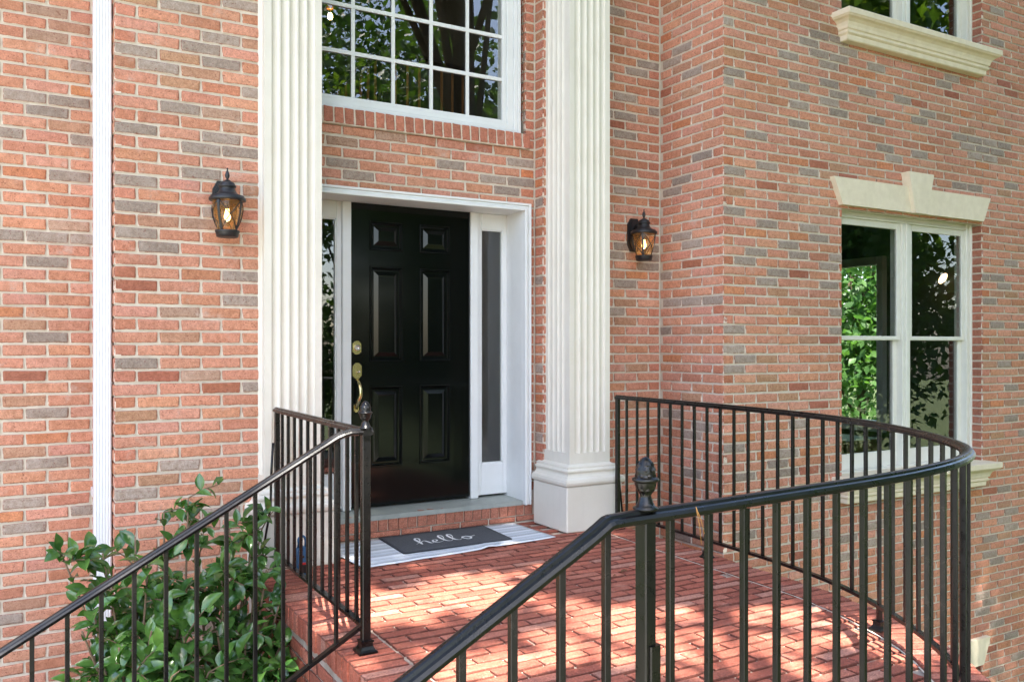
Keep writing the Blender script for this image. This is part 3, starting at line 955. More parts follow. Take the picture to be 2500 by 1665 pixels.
# stair balustrade behind the window over the door
ys = 6.2
nw = on_y(938, 200, ys)
st = MB().bbox(nw.x-.045, nw.x+.045, ys-.045, ys+.045, 2.2, on_y(938, 120, ys).z, .008)
st.lathe([(.03, 0), (.05, .02), (.055, .05), (.04, .08), (0, .10)], (nw.x, ys, on_y(938, 120, ys).z), 12)
so = st.build('newel_post', M['dark_wood'], house)
so['label'] = 'dark stair newel post seen through the window'
a, b2 = on_y(760, 246, ys), on_y(925, 132, ys)
c1, c2 = on_y(950, 128, ys), on_y(1190, 195, ys+.5)
rp = [(-.035, -.03), (.035, -.03), (.04, .01), (.02, .035), (-.02, .035), (-.04, .01)]
MB().sweep([a, b2], rp).build('stair_rail', M['dark_wood'], so)
MB().sweep([c1, c2], rp).build('stair_rail', M['dark_wood'], so)
for i in range(9):
    t = (i+.5)/9; p = a.lerp(b2, t)
    MB().tube([(p.x, p.y, p.z-1.0), (p.x, p.y, p.z)], .012, 6).build('stair_baluster', M['oak'], so)
for i in range(9):
    t = (i+.5)/9; p = c1.lerp(c2, t)
    MB().tube([(p.x, p.y, p.z-1.0), (p.x, p.y, p.z)], .012, 6).build('stair_baluster', M['oak'], so)
cl = on_y(806, 42, 6.6)
ch = thing('chandelier', cl, 'glowing chandelier bulb behind the top left window panes', 'chandelier')
MB().lathe([(0, -.022), (.014, -.018), (.02, 0), (.014, .02), (.008, .03), (0, .03)], cl, 12).build('light_bulb', M['bulb_core'], ch)
MB().lathe([(.02, -.085), (.06, -.06), (.075, 0), (.06, .05), (.02, .07)], cl, 16).build('glass_shade', M['smoke'], ch)
MB().lathe([(.03, .06), (.035, .10), (.01, .12), (.008, .9), (0, .9)], cl, 10).build('lamp_stem', M['oak'], ch)

# ------------------------------------------------------------------ porch landing
porch = thing('brick_porch', (2.3, 3.2, -1.0), 'red brick landing with curved edge and a step up to the door', 'porch')
def catmull(P, n=8):
    P = [Vector(p) for p in P]
    Q = [2*P[0]-P[1]] + P + [2*P[-1]-P[-2]]
    out = []
    for i in range(1, len(Q)-2):
        p0, p1, p2, p3 = Q[i-1:i+3]
        for k in range(n):
            t = k/n
            out.append(.5*((2*p1)+(p2-p0)*t+(2*p0-5*p1+4*p2-p3)*t*t+(3*p1-p0-3*p2+p3)*t**3))
    return out + [P[-1]]
def arc_table(P):
    d = [0]
    for a, b in zip(P[:-1], P[1:]): d.append(d[-1] + (b-a).length)
    return d
def at_len(P, D, s):
    import bisect
    i = max(0, min(len(P)-2, bisect.bisect_right(D, s)-1))
    t = (s-D[i])/max(1e-9, D[i+1]-D[i])
    return P[i].lerp(P[i+1], t), (P[i+1]-P[i]).normalized()
EDGE = catmull([(3.575,5.05,0),(3.565,4.6,0),(3.55,4.2,0),(3.535,3.75,0),(3.52,3.3,0),(3.51,2.95,0),(3.475,2.742,0),(3.435,2.564,0),(3.37,2.35,0),(3.265,2.12,0),(3.155,1.95,0),(2.97,1.72,0),(2.72,1.52,0),(2.42,1.41,0),(2.1,1.345,0),(1.6,1.29,0),(1.12,1.26,0)], 8)
XL = 1.12
# solid body under the paving, with brick faces on the left and along the curve
body = [(XL+.012, YE), (XL+.012, 1.28)] + [(p.x-.012*(1 if p.x > 2 else 0), p.y+.012) for p in EDGE[::-1]][1:] + [(3.56, YE)]
bb = MB()
n = len(body)
bb.add([(x, y, -2.6) for x, y in body] + [(x, y, -.012) for x, y in body], [tuple(range(n-1, -1, -1))[::-1], tuple(range(n, 2*n))] + [((i+1) % n, i, n+i, n+(i+1) % n) for i in range(n)])
pb = bb.build('landing', M['floor_mortar'], porch)
# joint position: border rowlocks .2 long inside the edge
ED = arc_table(EDGE)
INNER = []
for i, p in enumerate(EDGE):
    t = (EDGE[min(i+1, len(EDGE)-1)]-EDGE[max(i-1, 0)]).normalized()
    nrm = Vector((t.y, -t.x, 0))     # to the right of travel: into the landing
    INNER.append(p + nrm*.212)
def inside(x, y):
    """inside the field bounded by the border rowlocks"""
    if x < XL+.215: return False
    # polygon test
    poly = [(v.x, v.y) for v in INNER] + [(XL, 1.5), (XL, YE), (INNER[0].x, YE)]
    c = False
    j = len(poly)-1
    for i in range(len(poly)):
        if (poly[i][1] > y) != (poly[j][1] > y) and x < (poly[j][0]-poly[i][0])*(y-poly[i][1])/(poly[j][1]-poly[i][1])+poly[i][0]: c = not c
        j = i
    return c
FLAT = Matrix.Rotation(R(-90), 4, 'X')      # brick face up
rg = random.Random(33)
fl = []
PR = .0732
y = YE - .012
row = 0
while y - PR > 1.3:
    yc = y - PR/2
    off = (.0 if row % 2 else .1065) + rg.uniform(-.012, .012)
    # left and right limit of the row
    xr = None
    for k in range(400):
        xx = 1.4 + k*.006
        if inside(xx, yc): xr = xx
    if xr:
        cuts = [XL+.215]
        x = XL + .215 - off + PITCH
        while x < xr:
            if x - cuts[-1] > .03: cuts.append(x)
            x += PITCH + rg.uniform(-.006, .006)
        if xr - cuts[-1] > .03: cuts.append(xr)
        for a, c in zip(cuts[:-1], cuts[1:]):
            ln = c - a - .010
            if ln < .03: continue
            mx_ = (a+c)/2
            if (mx_ < 1.56 and yc > 4.68) or (mx_ > 3.11 and yc > 4.68): continue
            h = PR - .013 + rg.uniform(-.0025, .0015)
            mtx = Matrix.Translation((mx_, yc, rg.uniform(-.002, .002))) @ Matrix.Rotation(rg.uniform(-.008, .008), 4, 'Z') @ Matrix.Rotation(rg.uniform(-.012, .012), 4, 'Y') @ FLAT
            fl.append((ln, h, mtx, False, False))
    y -= PR; row += 1
put_bricks(fl, pb, limit=300, mk='paver', tint=paver_tint, seed=41, name='paving_brick', mass_name='paving_bricks')
# border rowlocks: on edge, .2 long, across the edge; block meshes with a visible outer end
_rk = {}
def rowlock_mesh(wid, ln, hgt, var):
    key = (round(wid, 3), round(ln, 3), round(hgt, 3), var)
    if key in _rk: return _rk[key]
    rgm = random.Random(var*7+1)
    V, F, E_ = [], [], []
    for z, ins_, e_ in ((-hgt, 0, .3), (-.014, 0, .12), (-.0045, 0, 1.15), (0, .0085, 0)):
        for x, yy in ((-wid/2+ins_, -ln+ins_), (wid/2-ins_, -ln+ins_), (wid/2-ins_, -ins_), (-wid/2+ins_, -ins_)):
            V.append((x+rgm.uniform(-.0014,.0014), yy+rgm.uniform(-.002,.002), z+rgm.uniform(-.001,.001))); E_.append(e_)
    for r_ in range(3):
        for k in range(4):
            l = (k+1) % 4
            F.append((r_*4+k, r_*4+l, r_*4+4+l, r_*4+4+k))
    F.append((12, 13, 14, 15))
    me = MB().add(V, F).mesh('border_brick', M['paver'])
    me.attributes.new('edge', 'FLOAT', 'POINT').data.foreach_set('value', E_)
    _rk[key] = me
    return me
def rowlock(p, ang, parent, rg, wid=.0555, ln=.203, hgt=.095, name='border_brick', tint=paver_tint):
    """p: outer edge point on top; ang: direction pointing outwards"""
    o = bpy.data.objects.new(name, rowlock_mesh(wid, ln, hgt, rg.randrange(5)))
    # local -y = inwards
    mtx = Matrix.Translation(Vector(p) + Vector((0,0,rg.uniform(-.002,.002)))) @ Matrix.Rotation(ang - R(90) + rg.uniform(-.008,.008), 4, 'Z')
    COL.objects.link(o); o.parent = parent; o.matrix_basis = mtx
    if parent.type == 'EMPTY': o.matrix_parent_inverse = Matrix.Translation(-Vector(parent.location))
    o.color = tint(rg)
    return o
rg = random.Random(44)
s = .35
while s < ED[-1]-.02:
    p, t = at_len(EDGE, ED, s)
    nrm = Vector((-t.y, t.x, 0))
    rowlock(p + Vector((0,0,.003)) + nrm*rg.uniform(-.004,.004), math.atan2(nrm.y, nrm.x), pb, rg)
    s += .0680
y = 4.66
while y > 1.3:
    rowlock((XL-.004+rg.uniform(-.004,.004), y, .003), math.pi, pb, rg)
    y -= .0680
# pale mortar joint between border and field
jm = MB()
V = []
for i in range(0, len(INNER)):
    p = INNER[i]; t = (EDGE[min(i+1, len(EDGE)-1)]-EDGE[max(i-1, 0)]).normalized(); nrm = Vector((t.y, -t.x, 0))
    w_ = .0042 + .0012*math.sin(i*1.7)
    V += [p - nrm*w_ + Vector((0,0,-.002)), p + nrm*w_ + Vector((0,0,-.002))]
jm.add(V, [(2*i, 2*i+1, 2*i+3, 2*i+2) for i in range(len(INNER)-1)]); jm.f = [f[::-1] for f in jm.f]
jm.build('mortar_joint', M['mortar'], pb)
# brick courses under the border, left side and along the curve
its = course_items((XL+.004, 0, -.0), R(-90), -4.7, -1.25, -1.3, -.095, lambda k: (.0 if k % 2 else .1065), seed=51)
put_bricks(its, pb, limit=120, mk='paver', tint=paver_tint, seed=52, name='side_brick', mass_name='side_bricks')
its = []
rg = random.Random(53)
k = 1
zc_ = -.095 - CRS/2
row = 0
while zc_ > -2.5:
    s = .2 + (.1065 if row % 2 else 0)
    while s < ED[-1]:
        p, t = at_len(EDGE, ED, s)
        nrm = Vector((-t.y, t.x, 0))
        q = p - nrm*.004
        ang = math.atan2(nrm.y, nrm.x) + R(90)
        its.append((PITCH-JNT, CRS-JNT, Matrix.Translation((q.x, q.y, zc_)) @ Matrix.Rotation(ang, 4, 'Z'), False, False))
        s += PITCH
    zc_ -= CRS; row += 1
put_bricks(its, pb, limit=0, mk='paver', tint=paver_tint, seed=54, mass_name='curved_side_bricks')
# step under the threshold: one course and a rowlock row
stp = MB().box(1.50, 3.16, YE+.008, YD+.1, -.01, .116).build('door_step', M['mortar'], porch)
rg = random.Random(61)
x = 1.53
while x < 3.14:
    wdt = .0585
    rowlock((x+wdt/2, YE-.004+rg.uniform(-.003,.003), .147), R(-90), stp, rg, wdt, .12, .098, 'rowlock_brick', dk_tint)
    x += .0672
its = [(PITCH-.012, .036, Matrix.Translation((1.62+i*PITCH, YE-.002, .024)), False, False) for i in range(8)]
put_bricks(its, stp, limit=20, mk='paver', tint=dk_tint, seed=62, name='step_brick', mass_name='step_bricks')
# stairs going down to the left, mostly below the frame
for i in range(5):
    x1 = XL - i*.29; z1 = -.165*(i+1)
    MB().bbox(x1-.30, x1+.05, 1.30, 3.24, -1.2, z1, .01).build('stair_step', M['paver_mass'], porch)

# ------------------------------------------------------------------ ground
gm = MB()
def gz(x, y):
    a = -1.0 - max(0, min(1, (x-2.2)/2.2))*1.45
    b = -1.0 - max(0, min(1, (x-2.2)/9))*1.6
    t = max(0, min(1, (1-y)/4))
    return a*(1-t) + b*t
gxs = [-80,-40,-20,-10,-5,-2,0,1,2,2.6,3.2,3.8,4.4,5,6,8,10,15,25,45,90]; gys = [-90,-45,-25,-15,-10,-6,-4,-2,0,1,2,3,4,5,6,8,12,20,40,90]
V = [(x, y, gz(x, y) + (.04*math.sin(x*1.7+y) if abs(x) < 40 else 0)) for y in gys for x in gxs]
nx = len(gxs)
gm.add(V, [(j*nx+i, j*nx+i+1, (j+1)*nx+i+1, (j+1)*nx+i) for j in range(len(gys)-1) for i in range(nx-1)], 0, True)
g = gm.build('ground', M['lawn']); g['kind'] = 'structure'
bnc = MB().add([(-14,-9.5,-.95),(6,-9.5,-1.10),(6,-2.4,-1.10),(2.2,-2.4,-.95),(-14,-2.4,-.945)], [(0,1,2,3,4)]).build('bounce_paving', M['concrete']); bnc['kind'] = 'structure'  # unseen pale concrete added to bounce sunlight up onto the facade
bnc_left = MB().add([(-14,-2.4,-.945),(-.4,-2.4,-.95),(-.4,3.2,-.955),(-14,3.2,-.95)], [(0,1,2,3)]).build('bounce_apron', M['concrete']); bnc_left['kind'] = 'structure'  # more pale ground, added out of view to brighten the left wall
bed = MB().add([(-2.5,3.3,-.97),(1.1,3.3,-.97),(1.1,YP,-.93),(-2.5,YW,-.93)], [(0,1,2,3)]).build('planting_bed', M['soil']); bed['kind'] = 'structure'

# ------------------------------------------------------------------ railings
RT = .891                       # top of the handrail above the landing
RAILP = [(a*.80, b*.82) for a, b in [(-.024,-.030),(-.016,-.034),(.016,-.034),(.024,-.030),(.026,-.020),(.021,-.012),(.014,-.009),(.011,-.002),(.005,0),(-.005,0),(-.011,-.002),(-.014,-.009),(-.021,-.012),(-.026,-.020)]]
BOTP = [(-.013,-.007),(.013,-.007),(.013,.007),(-.013,.007)]
def baluster(p, z0, z1, ang, parent, w=.0145, name='baluster'):
    b = MB(); h = w/2; c_, s_ = math.cos(ang), math.sin(ang)
    ch = h*.82
    oc = [(-h,-ch),(-ch,-h),(ch,-h),(h,-ch),(h,ch),(ch,h),(-ch,h),(-h,ch)]
    V = [(p[0]+a*c_-d*s_, p[1]+a*s_+d*c_, z) for z in (z0, z1) for a, d in oc]
    b.add(V, [(i, (i+1) % 8, 8+(i+1) % 8, 8+i) for i in range(8)] + [tuple(range(7,-1,-1)), tuple(range(8,16))])
    return b.build(name, M['iron'], parent)
def acorn(p, z, parent, s=1.0):
    prof = [(.026,0),(.027,.004),(.020,.008),(.017,.014),(.0125,.026),(.0115,.030),(.015,.036),(.021,.046),(.0235,.056),(.024,.058),(.028,.060),(.0285,.064),(.025,.067),(.0205,.068),(.021,.074),(.0205,.082),(.018,.092),(.013,.101),(.007,.107),(0,.110)]
    b = MB().lathe([(r*s, h*s) for r, h in prof], (p[0], p[1], z), 20)
    o = b.build('acorn_finial', M['iron'], parent)
    lf = MB()   # raised leaf scales on nut and cup
    for row, (zz, rr, nn) in enumerate(((.072,.0208,7),(.083,.0202,7),(.094,.0172,6),(.041,.0185,8))):
        for i in range(nn):
            a = 2*math.pi*(i+.5*(row % 2))/nn
            ca, sa = math.cos(a), math.sin(a)
            r1 = rr*s*.985; hw = .0062*s; hh = .0080*s
            c0 = Vector((p[0]+ca*r1*1.0, p[1]+sa*r1*1.0, z+zz*s)); tan = Vector((-sa, ca, 0)); outv = Vector((ca, sa, 0))
            slope = -.4 if row < 3 else .6
            up = (Vector((0,0,1)) + outv*slope*.6).normalized()
            lf.add([c0-tan*hw, c0-up*hh*.6, c0+tan*hw, c0+up*hh, c0+outv*.0024*s], [(0,1,4),(1,2,4),(2,3,4),(3,0,4)])
    lf.build('leaf_scales', M['iron'], o)
    return o
def shoe(p, parent, z=0.002, s=1.0):
    prof = [(.036,0),(.038,.004),(.038,.012),(.030,.018),(.024,.030),(.0225,.045),(.026,.047),(.026,.053),(.018,.055)]
    b = MB()
    V, F = [], []
    for r, h in prof:
        r *= s
        for (a, d) in ((-1,-1),(1,-1),(1,1),(-1,1)): V.append((p[0]+a*r, p[1]+d*r, z+h*s))
    for j in range(len(prof)-1):
        for i in range(4):
            k = (i+1) % 4; F.append((j*4+i, j*4+k, j*4+4+k, j*4+4+i))
    F += [(3,2,1,0), tuple(len(V)-4+i for i in range(4))]
    return b.add(V, F).build('post_shoe', M['iron'], parent)

SLOPE = .568
# left: along the landing's left edge, then down the stairs
LR = thing('iron_railing', (1.21, 3.255, 0), 'black iron railing with acorn finial descending in front of the shrub', 'railing', 'iron railings of the porch')
P0, P1 = Vector((1.215, 4.615, RT)), Vector((1.209, 3.255, RT))
MB().sweep([P0, P1 + Vector((0, -.03, 0))], RAILP).build('handrail', M['iron'], LR)
BX = 1.115
low = -.55
pth = [Vector((1.235, 3.255, RT+.001)), Vector((BX+.03, 3.255, RT+.001)), Vector((BX, 3.255, RT-.006)), Vector((BX-.03, 3.255, RT-.03*SLOPE)), Vector((low, 3.255, RT-(BX-low)*SLOPE))]
MB().sweep(pth, RAILP).build('handrail', M['iron'], LR)
MB().sweep([Vector((1.212, 4.615, .105)), Vector((1.209, 3.27, .105))], BOTP).build('bottom_rail', M['iron'], LR)
MB().sweep([Vector((1.195, 3.255, .112)), Vector((low, 3.255, .112-(1.195-low)*SLOPE))], BOTP).build('bottom_rail', M['iron'], LR)
baluster((1.209, 3.255), .04, RT-.02, 0, LR, .034, 'post'); shoe((1.209, 3.255), LR)
baluster((1.215, 4.60), .04, RT-.02, 0, LR, .026, 'post'); shoe((1.215, 4.60), LR, s=.85)
acorn((1.209, 3.255), RT-.002, LR, 1.0)
for i in range(1, 12):
    y = 4.60 - i*(1.345/12)
    baluster((1.212, y), .11, RT-.025, 0, LR)
x = 1.089
while x > low + .05:
    zt = RT - max(0, BX - x)*SLOPE
    baluster((x, 3.255), .112-(1.195-x)*SLOPE, zt-.02, 0, LR)
    x -= .1035
baluster((x+.04, 3.255), -1.0, RT-(BX-x)*SLOPE-.02, 0, LR, .034, 'post')
MB().tube([(1.200, 4.625, .70), (1.192, 4.628, .55), (1.188, 4.63, .36), (1.135, 4.645, .02)], .007, 6).build('brace', M['iron'], LR)
# right: from the right column round the curved edge to the acorn post, then down
SLOPE = .53
RR = thing('curved_railing', (2.8, 2.2, 0), 'long curved black iron railing round the right side of the porch', 'railing', 'iron railings of the porch')
RC = catmull([(3.478,4.63,0),(3.465,4.2,0),(3.448,3.8,0),(3.428,3.4,0),(3.395,3.05,0),(3.33,2.74,0),(3.24,2.49,0),(3.12,2.245,0),(2.96,1.99,0),(2.78,1.775,0),(2.6,1.635,0),(2.36,1.53,0),(2.1,1.465,0),(1.85,1.428,0),(1.55,1.40,0),(1.25,1.372,0),(1.05,1.358,0)], 6)
RD = arc_table(RC)
zr = lambda P, z: [Vector((p.x, p.y, z)) for p in P]
e = RC[-1]; dirx = (RC[-1]-RC[-2]).normalized()
tail = []
bend = Vector((.995, e.y - (e.x-.995)*.12, 0))
for k, (dx, dz) in enumerate(((0, -.001), (.012, -.004), (.028, -.014), (.05, -.027))):
    tail.append(Vector((bend.x-dx, bend.y-dx*.02, RT+dz)))
low2 = -.35
tail.append(Vector((low2, bend.y-.02, RT-.0-(bend.x-low2)*SLOPE)))
MB().sweep(zr(RC, RT) + tail, RAILP).build('handrail', M['iron'], RR)
MB().sweep(zr([p for p in RC if p.x > 1.1 or p.y > 3], .105) + [Vector((1.09, 1.36, .10))], BOTP).build('bottom_rail', M['iron'], RR)
MB().sweep([Vector((1.09, 1.36, .10)), Vector((low2, 1.33, .10-(1.09-low2)*SLOPE))], BOTP).build('bottom_rail', M['iron'], RR)
s = .112
nb = 0
post_s = RD[-1] - .0
AP = Vector((1.094, 1.3615, 0))
while s < RD[-1] - .06:
    p, t = at_len(RC, RD, s)
    if (p - AP).length > .05:
        baluster((p.x, p.y), .105, RT-.025, math.atan2(t.y, t.x), RR)
    if nb in (7, 19, 30):
        baluster((p.x, p.y), .03, .11, math.atan2(t.y, t.x), RR, .02, 'leg'); shoe((p.x, p.y), RR, s=.8)
    s += .1125; nb += 1
baluster((3.478, 4.62), .04, RT-.02, 0, RR, .026, 'post'); shoe((3.478, 4.62), RR, s=.95)
pp = baluster((AP.x, AP.y), .04, RT-.02, R(8), RR, .031, 'post'); shoe((AP.x, AP.y), RR)
baluster((AP.x+.010, AP.y-.004), .04, .62, R(8), RR, .030, 'splice_bar')
acorn((AP.x, AP.y), RT-.002, RR, .96)
x = .985
while x > low2 + .05:
    zt = RT - max(0, bend.x-x)*SLOPE
    baluster((x, 1.345), .10-(1.09-x)*SLOPE, zt-.02, 0, RR)
    x -= .1035
baluster((low2+.02, 1.335), -1.0, RT-(bend.x-low2)*SLOPE-.02, 0, RR, .034, 'post')
MB().tube([(3.49, 4.635, .62), (3.497, 4.64, .50), (3.50, 4.64, .38), (3.555, 4.66, .02)], .007, 6).build('brace', M['iron'], RR)

# ------------------------------------------------------------------ downspout
ds = thing('downspout', (.40, 4.97, -1.0), 'white ribbed metal downspout beside the left brick pier', 'downspout')
x0, x1, yf, yb = .362, .444, 4.93, 5.02
sec = [(x0, yb), (x0, yf+.006), (x0+.006, yf)]
w = x1 - x0 - .012
for i in range(5):
    a = x0+.006 + w*i/5
    sec += [(a+w*.06, yf), (a+w*.085, yf+.003), (a+w*.125, yf+.003), (a+w*.15, yf)]
sec += [(x1-.006, yf), (x1, yf+.006), (x1, yb)]
def downpipe(z0, z1, gr=0):
    n = len(sec); cx, cy = (x0+x1)/2, (yf+yb)/2
    pts = [(cx+(x-cx)*(1+gr), cy+(y-cy)*(1+gr)) for x, y in sec]
    return MB().add([(x, y, z0) for x, y in pts] + [(x, y, z1) for x, y in pts], [(i, (i+1) % n, n+(i+1) % n, n+i)[::-1] for i in range(n)] + [tuple(range(n)), tuple(range(2*n-1, n-1, -1))])
downpipe(-.95, 2.32).build('pipe', M['downspout'], ds)
downpipe(2.30, ZT, .035).build('pipe', M['downspout'], ds)
MB().box(x0+.01, x1-.01, yb, YW, 2.6, 2.64).box(x0+.01, x1-.01, yb, YW, .4, .44).build('strap', M['downspout'], ds)

# ------------------------------------------------------------------ lanterns
def lantern(x, ywall, ztop, label):
    """hanging coach lantern 0.37 m tall on an octagonal back plate"""
    y = ywall - .125
    t = thing('wall_lantern', (x, ywall, ztop-.25), label, 'lantern', 'lit coach lanterns beside the door')
    c = (x, y, ztop)
    im = M['lantern_iron']
    MB().lathe([(.016,-.086),(.020,-.083),(.011,-.076),(.006,-.068),(.005,-.062),(.009,-.056),(.0125,-.045),(.011,-.033),(.006,-.020),(.003,-.013),(.005,-.008),(.0045,-.003),(0,0)], c, 16).build('finial', im, t)
    MB().lathe([(.088,-.180),(.094,-.178),(.096,-.170),(.094,-.162),(.086,-.158),(.086,-.152),(.078,-.150),(.058,-.143),(.046,-.130),(.040,-.116),(.038,-.108),(.045,-.106),(.047,-.101),(.044,-.096),(.039,-.094),(.040,-.089),(.033,-.080),(.018,-.072),(.012,-.066),(0,-.066)], c, 28).build('cap', im, t)
    gz0, gz1 = -.338, -.176
    def rad(z):
        u = (z-gz0)/(gz1-gz0)
        return .050 + .031*math.sin(u*math.pi*.5)**1.0 + .002*math.sin(u*math.pi)
    MB().lathe([(rad(gz0+(gz1-gz0)*i/10)-.003, gz0+(gz1-gz0)*i/10) for i in range(11)], c, 28).build('glass_shade', M['amber'], t)
    sh = t.children[-1]
    MB().lathe([(.050,-.372),(.056,-.370),(.059,-.352),(.062,-.346),(.064,-.340),(.062,-.335),(.054,-.335),(.052,-.345),(.048,-.362)], c, 28).build('base_ring', im, t)
    def pt(a, z): r = rad(z)+.0005; return Vector((x+r*math.sin(a), y-r*math.cos(a), ztop+z))
    for k in range(4):
        a0 = R(45+90*k)
        MB().sweep([pt(a0, gz0+(gz1-gz0)*i/8) for i in range(9)], [(-.0068,-.002),(.0068,-.002),(.0068,.002),(-.0068,.002)], up=Vector((math.sin(a0), -math.cos(a0), .001))).build('cage_bar', im, t)
        for sg in (1, -1):
            P = [pt(a0+R(45)+sg*R(45)*(2*i/10-1), gz0+(gz1-gz0)*i/10) for i in range(11)]
            MB().tube(P, .0031, 5).build('cage_cross', im, t)
    MB().lathe([(.012,-.178),(.012,-.215),(.010,-.22)], c, 10).build('lamp_holder', im, t)
    MB().lathe([(0,-.284),(.009,-.281),(.016,-.272),(.018,-.260),(.015,-.248),(.011,-.232),(.009,-.22)], c, 14).build('light_bulb', M['bulb'], t)
    MB().lathe([(0,-.285),(.007,-.282),(.009,-.265),(.006,-.246),(0,-.243)], c, 10).build('filament', M['bulb_core'], t)
    # back plate and arm
    zc_ = ztop - .175
    a, b_ = .055, .120
    po = [(x-a, zc_-b_*.62), (x-a*.55, zc_-b_), (x+a*.55, zc_-b_), (x+a, zc_-b_*.62), (x+a, zc_+b_*.62), (x+a*.55, zc_+b_), (x-a*.55, zc_+b_), (x-a, zc_+b_*.62)]
    pl = MB().prism(po, ywall-.014, ywall+.004)
    pl.prism([(x+(p-x)*.82, zc_+(q-zc_)*.88) for p, q in po], ywall-.026, ywall-.010)
    pl.build('back_plate', im, t)
    MB().tube([(x, ywall-.02, ztop-.125), (x, ywall-.05, ztop-.118), (x, ywall-.085, ztop-.118), (x, y+.02, ztop-.125)], .010, 8).build('arm', im, t)
    MB().lathe([(0,-.125),(.010,-.120),(.014,-.108),(.010,-.096),(0,-.092)], (x+.016, ywall-.03, ztop), 10).build('cap_nut', im, t)
    return t
lantern(.989, YP, 2.165, 'black coach lantern glowing amber on the pier left of the columns')
lantern(3.935, YR, 2.20, 'black coach lantern glowing amber in the corner right of the columns')

# ------------------------------------------------------------------ rug, doormat, lockbox, litter
def sheet(name, corners, z, th, m, nx=26, ny=10, wav=.0, parent=None, seed=0):
    """thin woven rectangle: corners near-left, near-right, far-right, far-left"""
    a, b, c, d = [Vector(p) for p in corners]
    rgs = random.Random(seed)
    ph = [rgs.uniform(0, 6) for _ in range(4)]
    V, UV = [], []
    for lay in (1, 0):
        for j in range(ny+1):
            for i in range(nx+1):
                u, v = i/nx, j/ny
                p = (a*(1-u)+b*u)*(1-v) + (d*(1-u)+c*u)*v
                h = wav*(max(0, math.sin(u*9+ph[0]+v*1.3))*.5 + .5*max(0, math.sin(u*17+ph[1]))*(1-v)**2)
                if name == 'rug': h += .008*math.exp(-((u-.62-.1*v)/.025)**2)*max(0, 1-v*4.2)
                V.append((p.x, p.y + wav*.6*math.sin(u*7+ph[2]), z + (th if lay else 0) + h)); UV.append((u, v))
    nn = (nx+1)*(ny+1)
    F = []
    for j in range(ny):
        for i in range(nx):
            q = j*(nx+1)+i
            F.append((q, q+1, q+nx+2, q+nx+1)); F.append((nn+q, nn+q+nx+1, nn+q+nx+2, nn+q+1))
    ring = [i for i in range(nx+1)] + [j*(nx+1)+nx for j in range(1, ny+1)] + [ny*(nx+1)+i for i in range(nx-1, -1, -1)] + [j*(nx+1) for j in range(ny-1, 0, -1)]
    for i in range(len(ring)):
        p, q = ring[i], ring[(i+1) % len(ring)]
        F.append((q, p, nn+p, nn+q))
    b_ = MB().add(V, F, 0, True)
    me = b_.mesh(name, m)
    uvl = me.uv_layers.new(name='UVMap')
    for lp in me.loops: uvl.data[lp.index].uv = UV[lp.vertex_index]
    return link(bpy.data.objects.new(name, me), parent)
rug = sheet('rug', [(1.655,4.475,0),(2.975,4.60,0),(2.965,5.115,0),(1.60,5.10,0)], .0045, .004, M['rug'], 44, 14, .004, seed=3)
tag(rug, 'white cotton rug with thin grey stripes lying before the door step', 'rug')
dm = thing('doormat', (2.34, 4.9, .01), 'charcoal doormat with the word hello lying on the striped rug', 'doormat')
mo = sheet('mat_pile', [(1.965,4.65,0),(2.69,4.668,0),(2.72,5.10,0),(1.985,5.10,0)], .0115, .005, M['mat_grey'], 30, 12, .002, dm, 5)
hem = [(1.965,4.65),(2.69,4.668),(2.72,5.10),(1.985,5.10),(1.965,4.65)]
MB().sweep([Vector((x, y, .0145)) for x, y in hem], [(-.006,-.003),(.006,-.003),(.005,.0035),(-.005,.0035)]).build('hem', M['mat_hem'], dm)
# hello in brush script: strokes with swelling width; letter space in metres on the mat, x right, y away
def stroke(pts, wd):
    P = catmull([(x, y, 0) for x, y in pts], 7)
    W_ = catmull([(w_, 0, 0) for w_ in wd], 7)
    V = []
    for i, p in enumerate(P):
        t = (P[min(i+1, len(P)-1)]-P[max(i-1, 0)]).normalized(); nn = Vector((-t.y, t.x, 0)); k = max(.0004, W_[min(i, len(W_)-1)].x)
        V += [p+nn*k, p-nn*k]
    return V, [(2*i, 2*i+1, 2*i+3, 2*i+2) for i in range(len(P)-1)]
LT = [  # (offset x, points, half widths)
    (0.000, [(-.035,.01),(.0,.05),(.022,.108),(.012,.128),(-.002,.10),(-.004,.04),(-.008,.0)], [.0008,.002,.005,.004,.007,.0075,.004]),
    (0.000, [(-.006,.012),(.012,.052),(.030,.058),(.036,.03),(.040,.004),(.058,.012)], [.001,.002,.0045,.006,.0045,.001]),
    (0.058, [(.0,.018),(.022,.030),(.030,.048),(.018,.058),(.004,.036),(.010,.006),(.032,.004),(.056,.024)], [.001,.003,.005,.002,.0055,.005,.002,.001]),
    (0.112, [(.0,.02),(.026,.075),(.034,.118),(.022,.130),(.010,.09),(.012,.02),(.030,.002),(.052,.022)], [.001,.002,.0045,.004,.007,.006,.002,.001]),
    (0.160, [(.0,.02),(.026,.075),(.034,.118),(.022,.130),(.010,.09),(.012,.02),(.030,.002),(.052,.022)], [.001,.002,.0045,.004,.007,.006,.002,.001]),
    (0.220, [(.026,.056),(.006,.048),(.0,.024),(.014,.002),(.036,.010),(.042,.036),(.030,.056),(.020,.048),(.045,.040),(.080,.056)], [.002,.005,.006,.003,.004,.0055,.003,.0015,.002,.0012]),
]
for off, pts, wd in LT:
    V, F = stroke([(2.155+(x+off)*1.28, 4.795+y*1.32) for x, y in pts], [w_*1.15 for w_ in wd])
    MB().add([(v.x, v.y, .0192) for v in V] + [(v.x, v.y, .0166) for v in V], F + [tuple(i+len(V) for i in f[::-1]) for f in F]).build('letter', M['letter'], dm)
lb = thing('lockbox', (1.325, 4.53, 0), 'blue key lockbox with a shackle standing at the left plinth', 'lockbox')
